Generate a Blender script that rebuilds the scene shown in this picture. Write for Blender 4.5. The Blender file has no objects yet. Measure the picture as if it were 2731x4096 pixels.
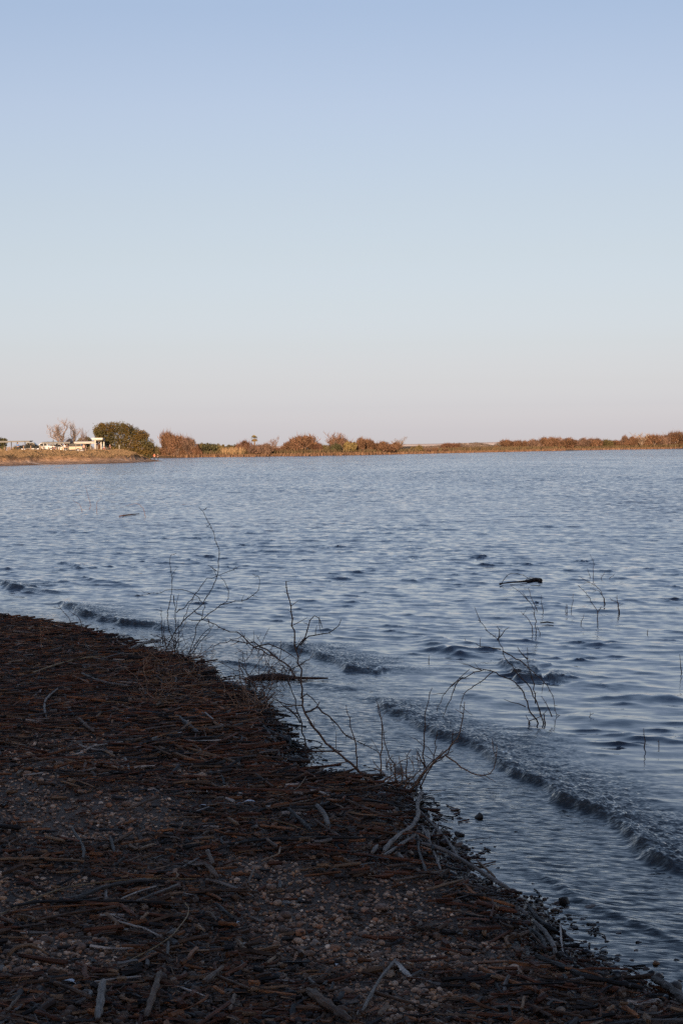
import bpy, math, random
import numpy as np
from mathutils import Vector, Matrix

R = math.radians
SC = bpy.context.scene
COL = SC.collection
rng = np.random.default_rng(11)
random.seed(5)

# ------------------------------------------------------------------ camera
CAM_H, PITCH, ROLL = 2.5, R(1.877), R(0.70)
FPX = 70 / 36 * 4096                      # focal length in photo pixels
CX, CY = 1365.5, 2048.0
fw = np.array([0, math.cos(PITCH), -math.sin(PITCH)])
up0 = np.array([0, math.sin(PITCH), math.cos(PITCH)])
rt0 = np.array([1.0, 0, 0])
RT = rt0 * math.cos(ROLL) - up0 * math.sin(ROLL)
UP = up0 * math.cos(ROLL) + rt0 * math.sin(ROLL)
CAMP = np.array([0, 0, CAM_H])
cam = bpy.data.objects.new('camera', bpy.data.cameras.new('camera'))
COL.objects.link(cam)
cam.matrix_world = Matrix(((RT[0], UP[0], -fw[0], 0), (RT[1], UP[1], -fw[1], 0), (RT[2], UP[2], -fw[2], CAM_H), (0, 0, 0, 1)))
cam.data.sensor_fit = 'VERTICAL'
cam.data.sensor_height = 36
cam.data.lens = 70
cam.data.clip_start = 0.05
cam.data.clip_end = 12000
SC.camera = cam

# ------------------------------------------------------------------ sky and sun
SUN_EL, SUN_AZ = R(8.0), R(180 + 4)      # azimuth clockwise from +Y: behind the camera, to its left
world = bpy.data.worlds.new('World')
SC.world = world
world.use_nodes = True
wt = world.node_tree
bg = wt.nodes['Background']
sky = wt.nodes.new('ShaderNodeTexSky')
sky.sky_type = 'NISHITA'
sky.sun_disc = False
sky.sun_elevation = SUN_EL
sky.sun_rotation = SUN_AZ
tc = wt.nodes.new('ShaderNodeTexCoord')
sep = wt.nodes.new('ShaderNodeSeparateXYZ')
ramp = wt.nodes.new('ShaderNodeValToRGB')
wt.links.new(tc.outputs['Generated'], sep.inputs[0])
wt.links.new(sep.outputs['Z'], ramp.inputs[0])
SKYF = [(0.0, (0.335, 0.389, 0.87)), (0.0009, (0.325, 0.378, 0.856)), (0.0049, (0.284, 0.339, 0.787)), (0.0094, (0.251, 0.300, 0.710)), (0.0200, (0.207, 0.244, 0.565)), (0.0310, (0.189, 0.213, 0.454)), (0.0409, (0.182, 0.197, 0.389)), (0.0509, (0.178, 0.188, 0.343)), (0.0708, (0.181, 0.181, 0.290)), (0.0955, (0.188, 0.178, 0.251)), (0.1200, (0.196, 0.179, 0.234)), (0.1442, (0.203, 0.182, 0.230)), (0.1681, (0.210, 0.185, 0.230)), (0.1917, (0.209, 0.185, 0.227)), (0.2144, (0.206, 0.185, 0.226)), (0.30, (0.27, 0.24, 0.265)), (0.5, (0.262, 0.255, 0.29)), (0.9, (0.245, 0.275, 0.36))]
el = ramp.color_ramp.elements
while len(el) < len(SKYF):
    el.new(0.5)
for e, (p, c) in zip(el, SKYF):
    e.position = p
    e.color = (*c, 1)
mul = wt.nodes.new('ShaderNodeMix')
mul.data_type = 'RGBA'
mul.blend_type = 'MULTIPLY'
mul.inputs[0].default_value = 1
wt.links.new(sky.outputs[0], mul.inputs[6])
wt.links.new(ramp.outputs[0], mul.inputs[7])
wt.links.new(mul.outputs[2], bg.inputs[0])
bg.inputs[1].default_value = 0.15
sun_d = bpy.data.lights.new('sun', 'SUN')
sun_d.energy = 2.2
sun_d.angle = R(0.5)
sun_d.color = (1.0, 0.72, 0.48)
sun = bpy.data.objects.new('sun', sun_d)
COL.objects.link(sun)
sdir = Vector((math.sin(SUN_AZ) * math.cos(SUN_EL), math.cos(SUN_AZ) * math.cos(SUN_EL), math.sin(SUN_EL)))
sun.rotation_euler = sdir.to_track_quat('Z', 'Y').to_euler()
vs = SC.view_settings
vs.view_transform = 'Standard'
vs.look = 'None'
vs.gamma = 1
vs.use_curve_mapping = False
vs.exposure = 2.25
SC.cycles.use_denoising = False          # the fine ripples keep their edge

# ------------------------------------------------------------------ pixel helpers (photo pixels -> points of the place)
def ray(px, py):
    px = np.asarray(px, float); py = np.asarray(py, float)
    return fw + ((px - CX) / FPX)[..., None] * RT + ((CY - py) / FPX)[..., None] * UP
def at(px, py, y):
    d = ray(px, py)
    return CAMP + d * (np.asarray(y) / d[..., 1])[..., None]
def onz(px, py, z=0.0):
    d = ray(px, py)
    return CAMP + d * ((z - CAM_H) / d[..., 2])[..., None]
def proj(p):
    q = np.asarray(p) - CAMP
    w = q @ fw
    w = np.where(np.abs(w) < 1e-6, 1e-6, w)
    return CX + FPX * (q @ RT) / w, CY - FPX * (q @ UP) / w, w
def crop(x0, y0, s):
    return lambda x, y: (x0 + x / s, y0 + y / s)
c5 = crop(500, 1980, 1.7422)
c6 = crop(900, 2400, 1.4255)
c7 = crop(1700, 2150, 1.5209)
c8 = crop(0, 1880, 2.24)
cA = crop(0, 2450, 1.7422)
cB = crop(1400, 3000, 1.7422)
cD = crop(0, 3100, 1.7422)
cE = crop(800, 3000, 1.7422)
cR = crop(1800, 3000, 1.684)
cL = crop(0, 1640, 2.24)      # peninsula
cF2 = crop(600, 1680, 2.24)   # far shore
cF3 = crop(1250, 1680, 2.24)
cF4 = crop(1900, 1680, 1.887)
cV = crop(0, 1740, 4.48)      # parking place
cT = crop(250, 1660, 3.92)    # big tree
cW = crop(0, 0, 1568 / 2731)

# ------------------------------------------------------------------ numpy noise
def _hash(ix, iy, seed):
    h = (ix.astype(np.int64) * 374761393 + iy.astype(np.int64) * 668265263 + seed * 974634777) & 0xFFFFFFFF
    h = ((h ^ (h >> 13)) * 1274126177) & 0xFFFFFFFF
    return ((h ^ (h >> 16)) & 0xFFFF) / 65535.0
def vnoise(x, y, seed=0):
    ix = np.floor(x); iy = np.floor(y)
    fx = x - ix; fy = y - iy
    fx = fx * fx * (3 - 2 * fx); fy = fy * fy * (3 - 2 * fy)
    a = _hash(ix, iy, seed); b = _hash(ix + 1, iy, seed); c = _hash(ix, iy + 1, seed); d = _hash(ix + 1, iy + 1, seed)
    return (a + (b - a) * fx) * (1 - fy) + (c + (d - c) * fx) * fy
def fbm(x, y, seed=0, o=3):
    r = 0; a = 0.5; n = 0
    for k in range(o):
        r = r + a * vnoise(x * 2 ** k, y * 2 ** k, seed + k * 7); n += a; a *= 0.5
    return r / n
def sstep(a, b, x):
    t = np.clip((x - a) / (b - a), 0, 1)
    return t * t * (3 - 2 * t)

# ------------------------------------------------------------------ mesh building
class MB:
    """collects vertices and faces; build() links them as one mesh object"""
    def __init__(s):
        s.v = []; s.f = []; s.c = []; s.l = []; s.m = []; s.n = 0
    def add(s, v, f, c=None, l=None, m=0):
        v = np.asarray(v, float).reshape(-1, 3)
        f = np.asarray(f, int)
        s.v.append(v); s.f.append(f + s.n); s.m.append(np.full(len(f), m, int))
        s.c.append(np.tile(np.array(c if c is not None else (1, 1, 1), float)[:3], (len(v), 1)) if c is None or np.ndim(c) == 1 else np.asarray(c, float))
        s.l.append(v.copy() if l is None else np.asarray(l, float))
        s.n += len(v)
        return s
    def box(s, c, d, col=None, rot=None, taper=1.0, m=0):
        x, y, z = np.array(d) / 2
        v = np.array([(-x, -y, -z), (x, -y, -z), (x, y, -z), (-x, y, -z), (-x * taper, -y * taper, z), (x * taper, -y * taper, z), (x * taper, y * taper, z), (-x * taper, y * taper, z)])
        if rot is not None:
            v = v @ np.array(Matrix.Rotation(rot, 3, 'Z')).T
        return s.add(v + np.array(c), [(0, 3, 2, 1), (4, 5, 6, 7), (0, 1, 5, 4), (1, 2, 6, 5), (2, 3, 7, 6), (3, 0, 4, 7)], col, m=m)
    def tube(s, pts, rad, n=6, col=None, cap=True, flat=1.0, off=0.0):
        pts = np.asarray(pts, float); k = len(pts)
        rad = np.broadcast_to(np.asarray(rad, float), (k,))
        t = np.gradient(pts, axis=0)
        t /= np.linalg.norm(t, axis=1)[:, None] + 1e-12
        ref = np.array([0, 0, 1.0]) if abs(t[:, 2]).mean() < 0.8 else np.array([0, 1.0, 0])
        a = np.cross(t, ref); a /= np.linalg.norm(a, axis=1)[:, None] + 1e-12
        b = np.cross(a, t)
        ang = np.arange(n) * 2 * math.pi / n
        ring = a[:, None, :] * np.cos(ang)[None, :, None] + b[:, None, :] * np.sin(ang)[None, :, None] * flat
        v = (pts[:, None, :] + ring * rad[:, None, None]).reshape(-1, 3)
        i = np.arange(k - 1)[:, None] * n; j = np.arange(n)[None, :]; j2 = (j + 1) % n
        f = np.stack([i + j, i + j2, i + n + j2, i + n + j], -1).reshape(-1, 4)
        L = np.concatenate([[0], np.cumsum(np.linalg.norm(np.diff(pts, axis=0), axis=1))])
        l = np.stack([np.repeat(L, n) + off, np.tile(np.cos(ang), k) * np.repeat(rad, n) + off * 3.1, np.tile(np.sin(ang), k) * np.repeat(rad, n)], -1)
        s.add(v, f, col, l)
        if cap and n > 2:
            base = s.n - len(v)
            for st in (0, (k - 1) * n):
                ids = [base + st + q for q in range(n)]
                s.f.append(np.array([ids[::-1] if st == 0 else ids])); s.m.append(np.zeros(1, int))
        return s
    def build(s, name, mat, parent=None, smooth=True, loc=None, link=True):
        me = bpy.data.meshes.new(name)
        fill_mesh(me, np.concatenate(s.v), s.f, np.concatenate(s.c), np.concatenate(s.l), np.concatenate(s.m), smooth)
        for mm in (mat if isinstance(mat, (list, tuple)) else [mat]):
            me.materials.append(mm)
        if not link:
            return me
        return link_mesh(name, me, parent, loc)
def fill_mesh(me, v, flist, c=None, l=None, m=None, smooth=True):
    me.vertices.add(len(v))
    me.vertices.foreach_set('co', np.ascontiguousarray(v, np.float32).ravel())
    loops = np.concatenate([f.ravel() for f in flist])
    tot = np.concatenate([np.full(len(f), f.shape[1]) for f in flist])
    me.loops.add(len(loops)); me.polygons.add(len(tot))
    me.loops.foreach_set('vertex_index', loops.astype(np.int32))
    me.polygons.foreach_set('loop_start', np.concatenate([[0], np.cumsum(tot)[:-1]]).astype(np.int32))
    me.polygons.foreach_set('use_smooth', np.full(len(tot), smooth))
    if m is not None and len(m) == len(tot):
        me.polygons.foreach_set('material_index', m.astype(np.int32))
    if c is not None:
        a = me.attributes.new('tint', 'FLOAT_COLOR', 'POINT')
        a.data.foreach_set('color', np.concatenate([c, np.ones((len(c), 1))], 1).astype(np.float32).ravel())
    if l is not None:
        a = me.attributes.new('lc', 'FLOAT_VECTOR', 'POINT')
        a.data.foreach_set('vector', l.astype(np.float32).ravel())
    me.update(calc_edges=True)
    me.validate()
def link_mesh(name, me, parent=None, loc=None):
    o = bpy.data.objects.new(name, me)
    COL.objects.link(o)
    if parent is not None:
        o.parent = parent
    if loc is not None:
        o.location = loc
    return o
def empty(name, loc=(0, 0, 0), rz=0.0):
    o = bpy.data.objects.new(name, None)
    o.empty_display_size = 0.1
    COL.objects.link(o)
    o.location = loc
    o.rotation_euler = (0, 0, rz)
    return o
def tag(o, label=None, cat=None, group=None, kind=None):
    if label: o['label'] = label
    if cat: o['category'] = cat
    if group: o['group'] = group
    if kind: o['kind'] = kind
    return o

# ------------------------------------------------------------------ materials
class NT:
    def __init__(s, name):
        s.m = bpy.data.materials.new(name); s.m.use_nodes = True
        s.t = s.m.node_tree; s.b = s.t.nodes['Principled BSDF']; s.out = s.t.nodes['Material Output']
    def n(s, typ, **kw):
        x = s.t.nodes.new(typ)
        for k, v in kw.items(): setattr(x, k, v)
        return x
    def l(s, a, b): s.t.links.new(a, b)
    def math(s, op, a, b=None):
        x = s.n('ShaderNodeMath', operation=op)
        for i, q in enumerate((a, b)):
            if q is None: continue
            if isinstance(q, (int, float)): x.inputs[i].default_value = q
            else: s.l(q, x.inputs[i])
        return x.outputs[0]
    def mix(s, f, a, b, bt='MIX'):
        x = s.n('ShaderNodeMix', data_type='RGBA', blend_type=bt)
        for i, q in ((0, f), (6, a), (7, b)):
            if isinstance(q, (int, float)): x.inputs[i].default_value = q
            elif isinstance(q, tuple): x.inputs[i].default_value = (*q, 1) if len(q) == 3 else q
            else: s.l(q, x.inputs[i])
        return x.outputs[2]
    def noise(s, vec, scale, detail=3, rough=0.55, out=0):
        x = s.n('ShaderNodeTexNoise')
        x.inputs['Scale'].default_value = scale; x.inputs['Detail'].default_value = detail; x.inputs['Roughness'].default_value = rough
        if vec is not None: s.l(vec, x.inputs['Vector'])
        return x.outputs[out]
    def ramp(s, f, stops):
        x = s.n('ShaderNodeValToRGB'); e = x.color_ramp.elements
        while len(e) < len(stops): e.new(0.5)
        for q, (p, c) in zip(e, stops):
            q.position = p; q.color = (*c, 1) if len(c) == 3 else c
        s.l(f, x.inputs[0]); return x.outputs[0]
    def attr(s, name, typ='GEOMETRY'):
        return s.n('ShaderNodeAttribute', attribute_name=name, attribute_type=typ)
    def scale(s, vec, sc):
        x = s.n('ShaderNodeVectorMath', operation='MULTIPLY'); s.l(vec, x.inputs[0]); x.inputs[1].default_value = sc
        return x.outputs[0]
    def bump(s, h, strength=0.5, dist=0.01):
        x = s.n('ShaderNodeBump'); x.inputs['Strength'].default_value = strength; x.inputs['Distance'].default_value = dist
        s.l(h, x.inputs['Height']); s.l(x.outputs[0], s.b.inputs['Normal'])
def plain(name, col, rough=0.6, metal=0.0, var=0.15, sc=3.0):
    t = NT(name)
    pos = t.n('ShaderNodeTexCoord').outputs['Object']
    nz = t.noise(pos, sc, 4)
    lo = tuple(c * (1 - var) for c in col); hi = tuple(min(1, c * (1 + var)) for c in col)
    t.l(t.ramp(nz, [(0.3, lo), (0.7, hi)]), t.b.inputs['Base Color'])
    t.b.inputs['Roughness'].default_value = rough; t.b.inputs['Metallic'].default_value = metal
    return t.m
def wood_mat(name, src, wet=False):
    """src 'OBJ': colour of the object; src 'VERT': tint of the piece. Grain runs along the piece."""
    t = NT(name)
    lc = t.attr('lc').outputs['Vector']
    base = t.n('ShaderNodeObjectInfo').outputs['Color'] if src == 'OBJ' else t.attr('tint').outputs['Color']
    off = t.n('ShaderNodeVectorMath', operation='ADD'); t.l(lc, off.inputs[0])
    rnd = t.math('MULTIPLY', t.n('ShaderNodeObjectInfo').outputs['Random'], 30.0)
    cb = t.n('ShaderNodeCombineXYZ'); t.l(rnd, cb.inputs[0]); t.l(rnd, cb.inputs[1]); t.l(cb.outputs[0], off.inputs[1])
    g = t.noise(t.scale(off.outputs[0], (7.0, 160.0, 160.0)), 1.0, 4, 0.6)
    b = t.noise(t.scale(off.outputs[0], (9.0, 14.0, 14.0)), 1.0, 3, 0.6)
    k = t.ramp(g, [(0.28, (0.35, 0.33, 0.32)), (0.5, (0.95, 0.93, 0.9)), (0.75, (1.5, 1.42, 1.35))])
    k2 = t.ramp(b, [(0.3, (0.45, 0.42, 0.42)), (0.55, (1, 1, 1)), (0.75, (1.25, 1.2, 1.15))])
    t.l(t.mix(1.0, t.mix(1.0, base, k, 'MULTIPLY'), k2, 'MULTIPLY'), t.b.inputs['Base Color'])
    t.b.inputs['Roughness'].default_value = 0.45 if wet else 0.7
    t.b.inputs['Specular IOR Level'].default_value = 0.5 if wet else 0.25
    t.bump(g, 0.8, 0.004)
    return t.m
M_WOOD = wood_mat('wood_piece', 'OBJ')
M_WRACK = wood_mat('wood_wrack', 'VERT')
def stone_mat(name, src):
    t = NT(name)
    pos = t.attr('lc').outputs['Vector']
    base = t.n('ShaderNodeObjectInfo').outputs['Color'] if src == 'OBJ' else t.attr('tint').outputs['Color']
    nz = t.noise(pos, 55.0, 5, 0.65); n2 = t.noise(pos, 220.0, 2, 0.6)
    k = t.ramp(nz, [(0.3, (0.5, 0.48, 0.47)), (0.5, (0.95, 0.93, 0.9)), (0.72, (1.45, 1.4, 1.35))])
    t.l(t.mix(1.0, base, k, 'MULTIPLY'), t.b.inputs['Base Color'])
    wet = t.attr('wet').outputs['Fac'] if src == 'VERT' else None
    if wet is not None: t.l(t.math('SUBTRACT', 0.75, t.math('MULTIPLY', wet, 0.5)), t.b.inputs['Roughness'])
    else: t.b.inputs['Roughness'].default_value = 0.45
    t.b.inputs['Specular IOR Level'].default_value = 0.3
    t.bump(n2, 0.4, 0.002)
    return t.m
M_PEB = stone_mat('gravel', 'VERT')
M_STONE = stone_mat('stone', 'OBJ')
def bark_mat():
    t = NT('thorn_bark')
    lc = t.attr('lc').outputs['Vector']
    g = t.noise(t.scale(lc, (40.0, 300.0, 300.0)), 1.0, 3)
    base = t.n('ShaderNodeObjectInfo').outputs['Color']
    k = t.ramp(g, [(0.3, (0.5, 0.5, 0.5)), (0.7, (1.4, 1.3, 1.2))])
    t.l(t.mix(1.0, base, k, 'MULTIPLY'), t.b.inputs['Base Color'])
    t.b.inputs['Roughness'].default_value = 0.65
    return t.m
M_BARK = bark_mat()
def leaf_mat():
    t = NT('foliage')
    base = t.n('ShaderNodeObjectInfo').outputs['Color']
    tint = t.attr('tint').outputs['Color']
    t.l(t.mix(1.0, base, tint, 'MULTIPLY'), t.b.inputs['Base Color'])
    t.b.inputs['Roughness'].default_value = 0.7
    t.b.inputs['Specular IOR Level'].default_value = 0.15
    return t.m
M_LEAF = leaf_mat()
M_TRUNK = plain('tree_bark', (0.13, 0.09, 0.065), 0.85, 0, 0.35, 4)

# ------------------------------------------------------------------ the shore: u runs along it, v away from the beach towards the lake
NV = np.array([0.9527, 0.304]); TV = np.array([-0.304, 0.9527])
_sh = np.array([(-330, 1395), (-120, 1412), (0, 1422), (110, 1437), (215, 1452), (300, 1482), (372, 1503), (430, 1518), (470, 1545), (520, 1578), (575, 1603), (612, 1645),
                (640, 1672), (690, 1722), (722, 1782), (770, 1800), (850, 1800), (935, 1812), (950, 1838), (1000, 1885), (1050, 1955), (1110, 2010), (1180, 2062),
                (1250, 2112), (1300, 2168), (1350, 2212), (1420, 2240), (1568, 2292), (1800, 2370)], float)
_p = onz(*cW(_sh[:, 0], _sh[:, 1]))[:, :2]
_u = _p @ TV; _v = _p @ NV
_o = np.argsort(_u)
SH_U = np.concatenate([[-40.0, _u.min() - 4.0], _u[_o], [_u.max() + 4, _u.max() + 18, _u.max() + 70]])
SH_V = np.concatenate([[_v[_o][0] + 3, _v[_o][0] + 0.6], _v[_o], [_v[_o][-1] - 0.6, _v[_o][-1] - 4, _v[_o][-1] - 45]])
def shore_s(x, y):
    """metres inland of the water's edge (negative in the lake)"""
    u = np.asarray(x) * TV[0] + np.asarray(y) * TV[1]; v = np.asarray(x) * NV[0] + np.asarray(y) * NV[1]
    return np.interp(u, SH_U, SH_V) - v
def beach_h(x, y):
    x = np.asarray(x, float); y = np.asarray(y, float)
    s = shore_s(x, y)
    ins = np.maximum(s, 0)
    h = np.where(s > 0, 0.16 * ins / (1 + 0.10 * ins) , 0.13 * s)
    h = np.maximum(h, -1.3 + 0 * h)
    n = (fbm(x * 1.3 + 7, y * 1.3, 3) - 0.5) * 0.07 + (fbm(x * 6, y * 6, 9) - 0.5) * 0.025
    mound = 0.02 * np.exp(-((s - 0.45) / 0.4) ** 2)
    return h + n * sstep(-0.6, 1.2, s) + mound * sstep(0, 0.3, s) + (n * 0.5) * sstep(0.6, -0.4, s)
def onbeach(px, py):
    p = onz(px, py, 0.1)
    for _ in range(10):
        z = beach_h(p[..., 0], p[..., 1])
        d = ray(px, py)
        p = CAMP + d * ((z - CAM_H) / d[..., 2])[..., None]
    return p

# ------------------------------------------------------------------ beach (setting)
def axis(segs):
    out = [segs[0][0]]
    for a, b, st in segs:
        n = max(1, int(round((b - a) / st)))
        out += list(a + (b - a) * (np.arange(n) + 1) / n)
    return np.array(out)
def grid_faces(nr, nc):
    i = np.arange(nr - 1)[:, None] * nc; j = np.arange(nc - 1)[None, :]
    return np.stack([i + j, i + j + 1, i + nc + j + 1, i + nc + j], -1).reshape(-1, 4)
def beach():
    ua = axis([(-60, -8, 4), (-8, 2, 0.3), (2, 34, 0.09), (34, 50, 0.4), (50, 120, 6)])
    sa = axis([(-9, -2.5, 0.5), (-2.5, 5.5, 0.06), (5.5, 14, 0.5), (14, 40, 3)])
    U, S = np.meshgrid(ua, sa, indexing='ij')
    V = np.interp(U, SH_U, SH_V) - S
    X = U * TV[0] + V * NV[0]; Y = U * TV[1] + V * NV[1]
    Z = beach_h(X, Y) + np.maximum(0, S - 9) * 0.04
    t = NT('beach_gravel')
    pos = t.n('ShaderNodeNewGeometry').outputs['Position']
    vor = t.n('ShaderNodeTexVoronoi'); vor.inputs['Scale'].default_value = 60.0; t.l(pos, vor.inputs['Vector'])
    big = t.noise(pos, 1.1, 4); fine = t.noise(pos, 90.0, 4, 0.7)
    c1 = t.ramp(big, [(0.3, (0.026, 0.014, 0.009)), (0.55, (0.060, 0.034, 0.021)), (0.75, (0.10, 0.060, 0.040))])
    c2 = t.ramp(vor.outputs['Color'], [(0.0, (0.5, 0.5, 0.5)), (1.0, (1.7, 1.6, 1.5))])
    wet = t.attr('wet').outputs['Fac']
    dry = t.mix(1.0, c1, c2, 'MULTIPLY')
    t.l(t.mix(wet, dry, t.mix(1.0, dry, (0.45, 0.43, 0.42), 'MULTIPLY')), t.b.inputs['Base Color'])
    t.l(t.math('SUBTRACT', 0.75, t.math('MULTIPLY', wet, 0.55)), t.b.inputs['Roughness'])
    t.b.inputs['Specular IOR Level'].default_value = 0.25
    hh = t.math('SUBTRACT', t.math('MULTIPLY', fine, 0.6), vor.outputs['Distance'])
    t.bump(hh, 1.0, 0.012)
    me = bpy.data.meshes.new('beach')
    fill_mesh(me, np.stack([X, Y, Z], -1).reshape(-1, 3), [grid_faces(len(ua), len(sa))[:, ::-1]])
    aw = me.attributes.new('wet', 'FLOAT', 'POINT'); aw.data.foreach_set('value', (sstep(0.42, 0.12, S + 0.35 * (fbm(X * 2, Y * 2, 77) - 0.5))).ravel().astype(np.float32))
    me.materials.append(t.m)
    tag(link_mesh('beach', me), kind='structure')
beach()

# ------------------------------------------------------------------ water
WMAIN = np.array([-0.42, -0.907])
def polyline(cr, pts):
    a = np.array([cr(*p) for p in pts]); return onz(a[:, 0], a[:, 1])[:, :2]
BREAKERS = [  # front line, crest height, width behind, turbulence, width of the rough water behind
    (polyline(c8, [(-160, 1000), (0, 1032), (80, 1062), (200, 1082), (300, 1076), (450, 1062)]), 0.085, 0.45, 1.0, 0.9),
    (polyline(c8, [(480, 1165), (560, 1235), (700, 1255), (770, 1310), (900, 1358), (1100, 1385), (1400, 1412), (1540, 1445), (1650, 1500)]), 0.075, 0.40, 1.0, 0.75),
    (polyline(c6, [(225, 228), (330, 272), (450, 305), (590, 352), (650, 382), (720, 407), (800, 412), (930, 402), (1080, 440)]), 0.055, 0.45, 1.0, 0.8),
    (polyline(c6, [(790, 545), (870, 602), (930, 642), (1050, 692), (1150, 747), (1250, 778), (1330, 795), (1420, 852), (1500, 902), (1568, 940), (1690, 1010)])[:-2].tolist()
     + polyline(cR, [(300, 90), (460, 168), (600, 248), (760, 322), (900, 402), (1020, 462), (1130, 557), (1230, 632), (1400, 732), (1568, 817), (1750, 900)]).tolist(), 0.052, 0.30, 1.0, 0.55),
    (polyline(c7, [(470, 730), (540, 830), (600, 862), (720, 858), (800, 815), (880, 800)]), 0.055, 0.40, 0.9, 0.35),
    (polyline(c7, [(-60, 600), (60, 640), (170, 690), (330, 720), (480, 735)]), 0.045, 0.40, 0.0, 0.3),
    (polyline(c6, [(-60, 345), (50, 362), (150, 375), (240, 400)]), 0.025, 0.12, 0.4, 0.3),
    (polyline(c6, [(440, 470), (560, 482), (690, 497), (800, 515)]), 0.022, 0.15, 0.0, 0.3),
    (polyline(cR, [(380, 765), (560, 845), (720, 905), (830, 1000), (1000, 1075), (1200, 1180), (1400, 1270), (1568, 1330), (1750, 1420)]), 0.014, 0.07, 0.25, 0.12),
    (polyline(c8, [(480, 830), (640, 850), (760, 890), (900, 885)]), 0.045, 0.35, 0.15, 0.2),
    (polyline(c8, [(740, 985), (880, 985), (1000, 1020), (1190, 1045)]), 0.03, 0.35, 0.0, 0.2),
    (polyline(c7, [(900, 880), (1040, 900), (1200, 890), (1380, 880)]), 0.022, 0.4, 0.0, 0.2),
    (polyline(c7, [(1230, 950), (1340, 985), (1480, 980), (1620, 975)]), 0.024, 0.5, 0.0, 0.2),
    (polyline(c7, [(170, 905), (260, 925), (360, 970), (520, 1010), (640, 1030)]), 0.022, 0.35, 0.0, 0.2),
    (polyline(c7, [(800, 1075), (920, 1080), (1080, 1110), (1240, 1115), (1420, 1120)]), 0.02, 0.4, 0.0, 0.2),
    (polyline(c7, [(300, 390), (430, 400), (620, 405), (720, 440)]), 0.026, 0.4, 0.0, 0.2),
    (polyline(c7, [(860, 440), (960, 440), (1100, 455)]), 0.022, 0.4, 0.0, 0.2),
]
def line_dist(x, y, L):
    """signed distance to a front line (positive on the lake side) and the fraction along it"""
    L = np.asarray(L); best = np.full(x.shape, 1e9); sg = np.zeros(x.shape); al = np.zeros(x.shape)
    seg = np.linalg.norm(np.diff(L, axis=0), axis=1); cum = np.concatenate([[0], np.cumsum(seg)])
    for k in range(len(L) - 1):
        a = L[k]; d = (L[k + 1] - a) / seg[k]
        qx = x - a[0]; qy = y - a[1]
        t = np.clip(qx * d[0] + qy * d[1], 0, seg[k])
        ex = qx - t * d[0]; ey = qy - t * d[1]
        dd = np.hypot(ex, ey)
        m = dd < best
        best = np.where(m, dd, best)
        sg = np.where(m, np.where(ex * NV[0] + ey * NV[1] >= 0, 1, -1), sg)
        al = np.where(m, (cum[k] + t) / cum[-1], al)
    return best * sg, al
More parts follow.
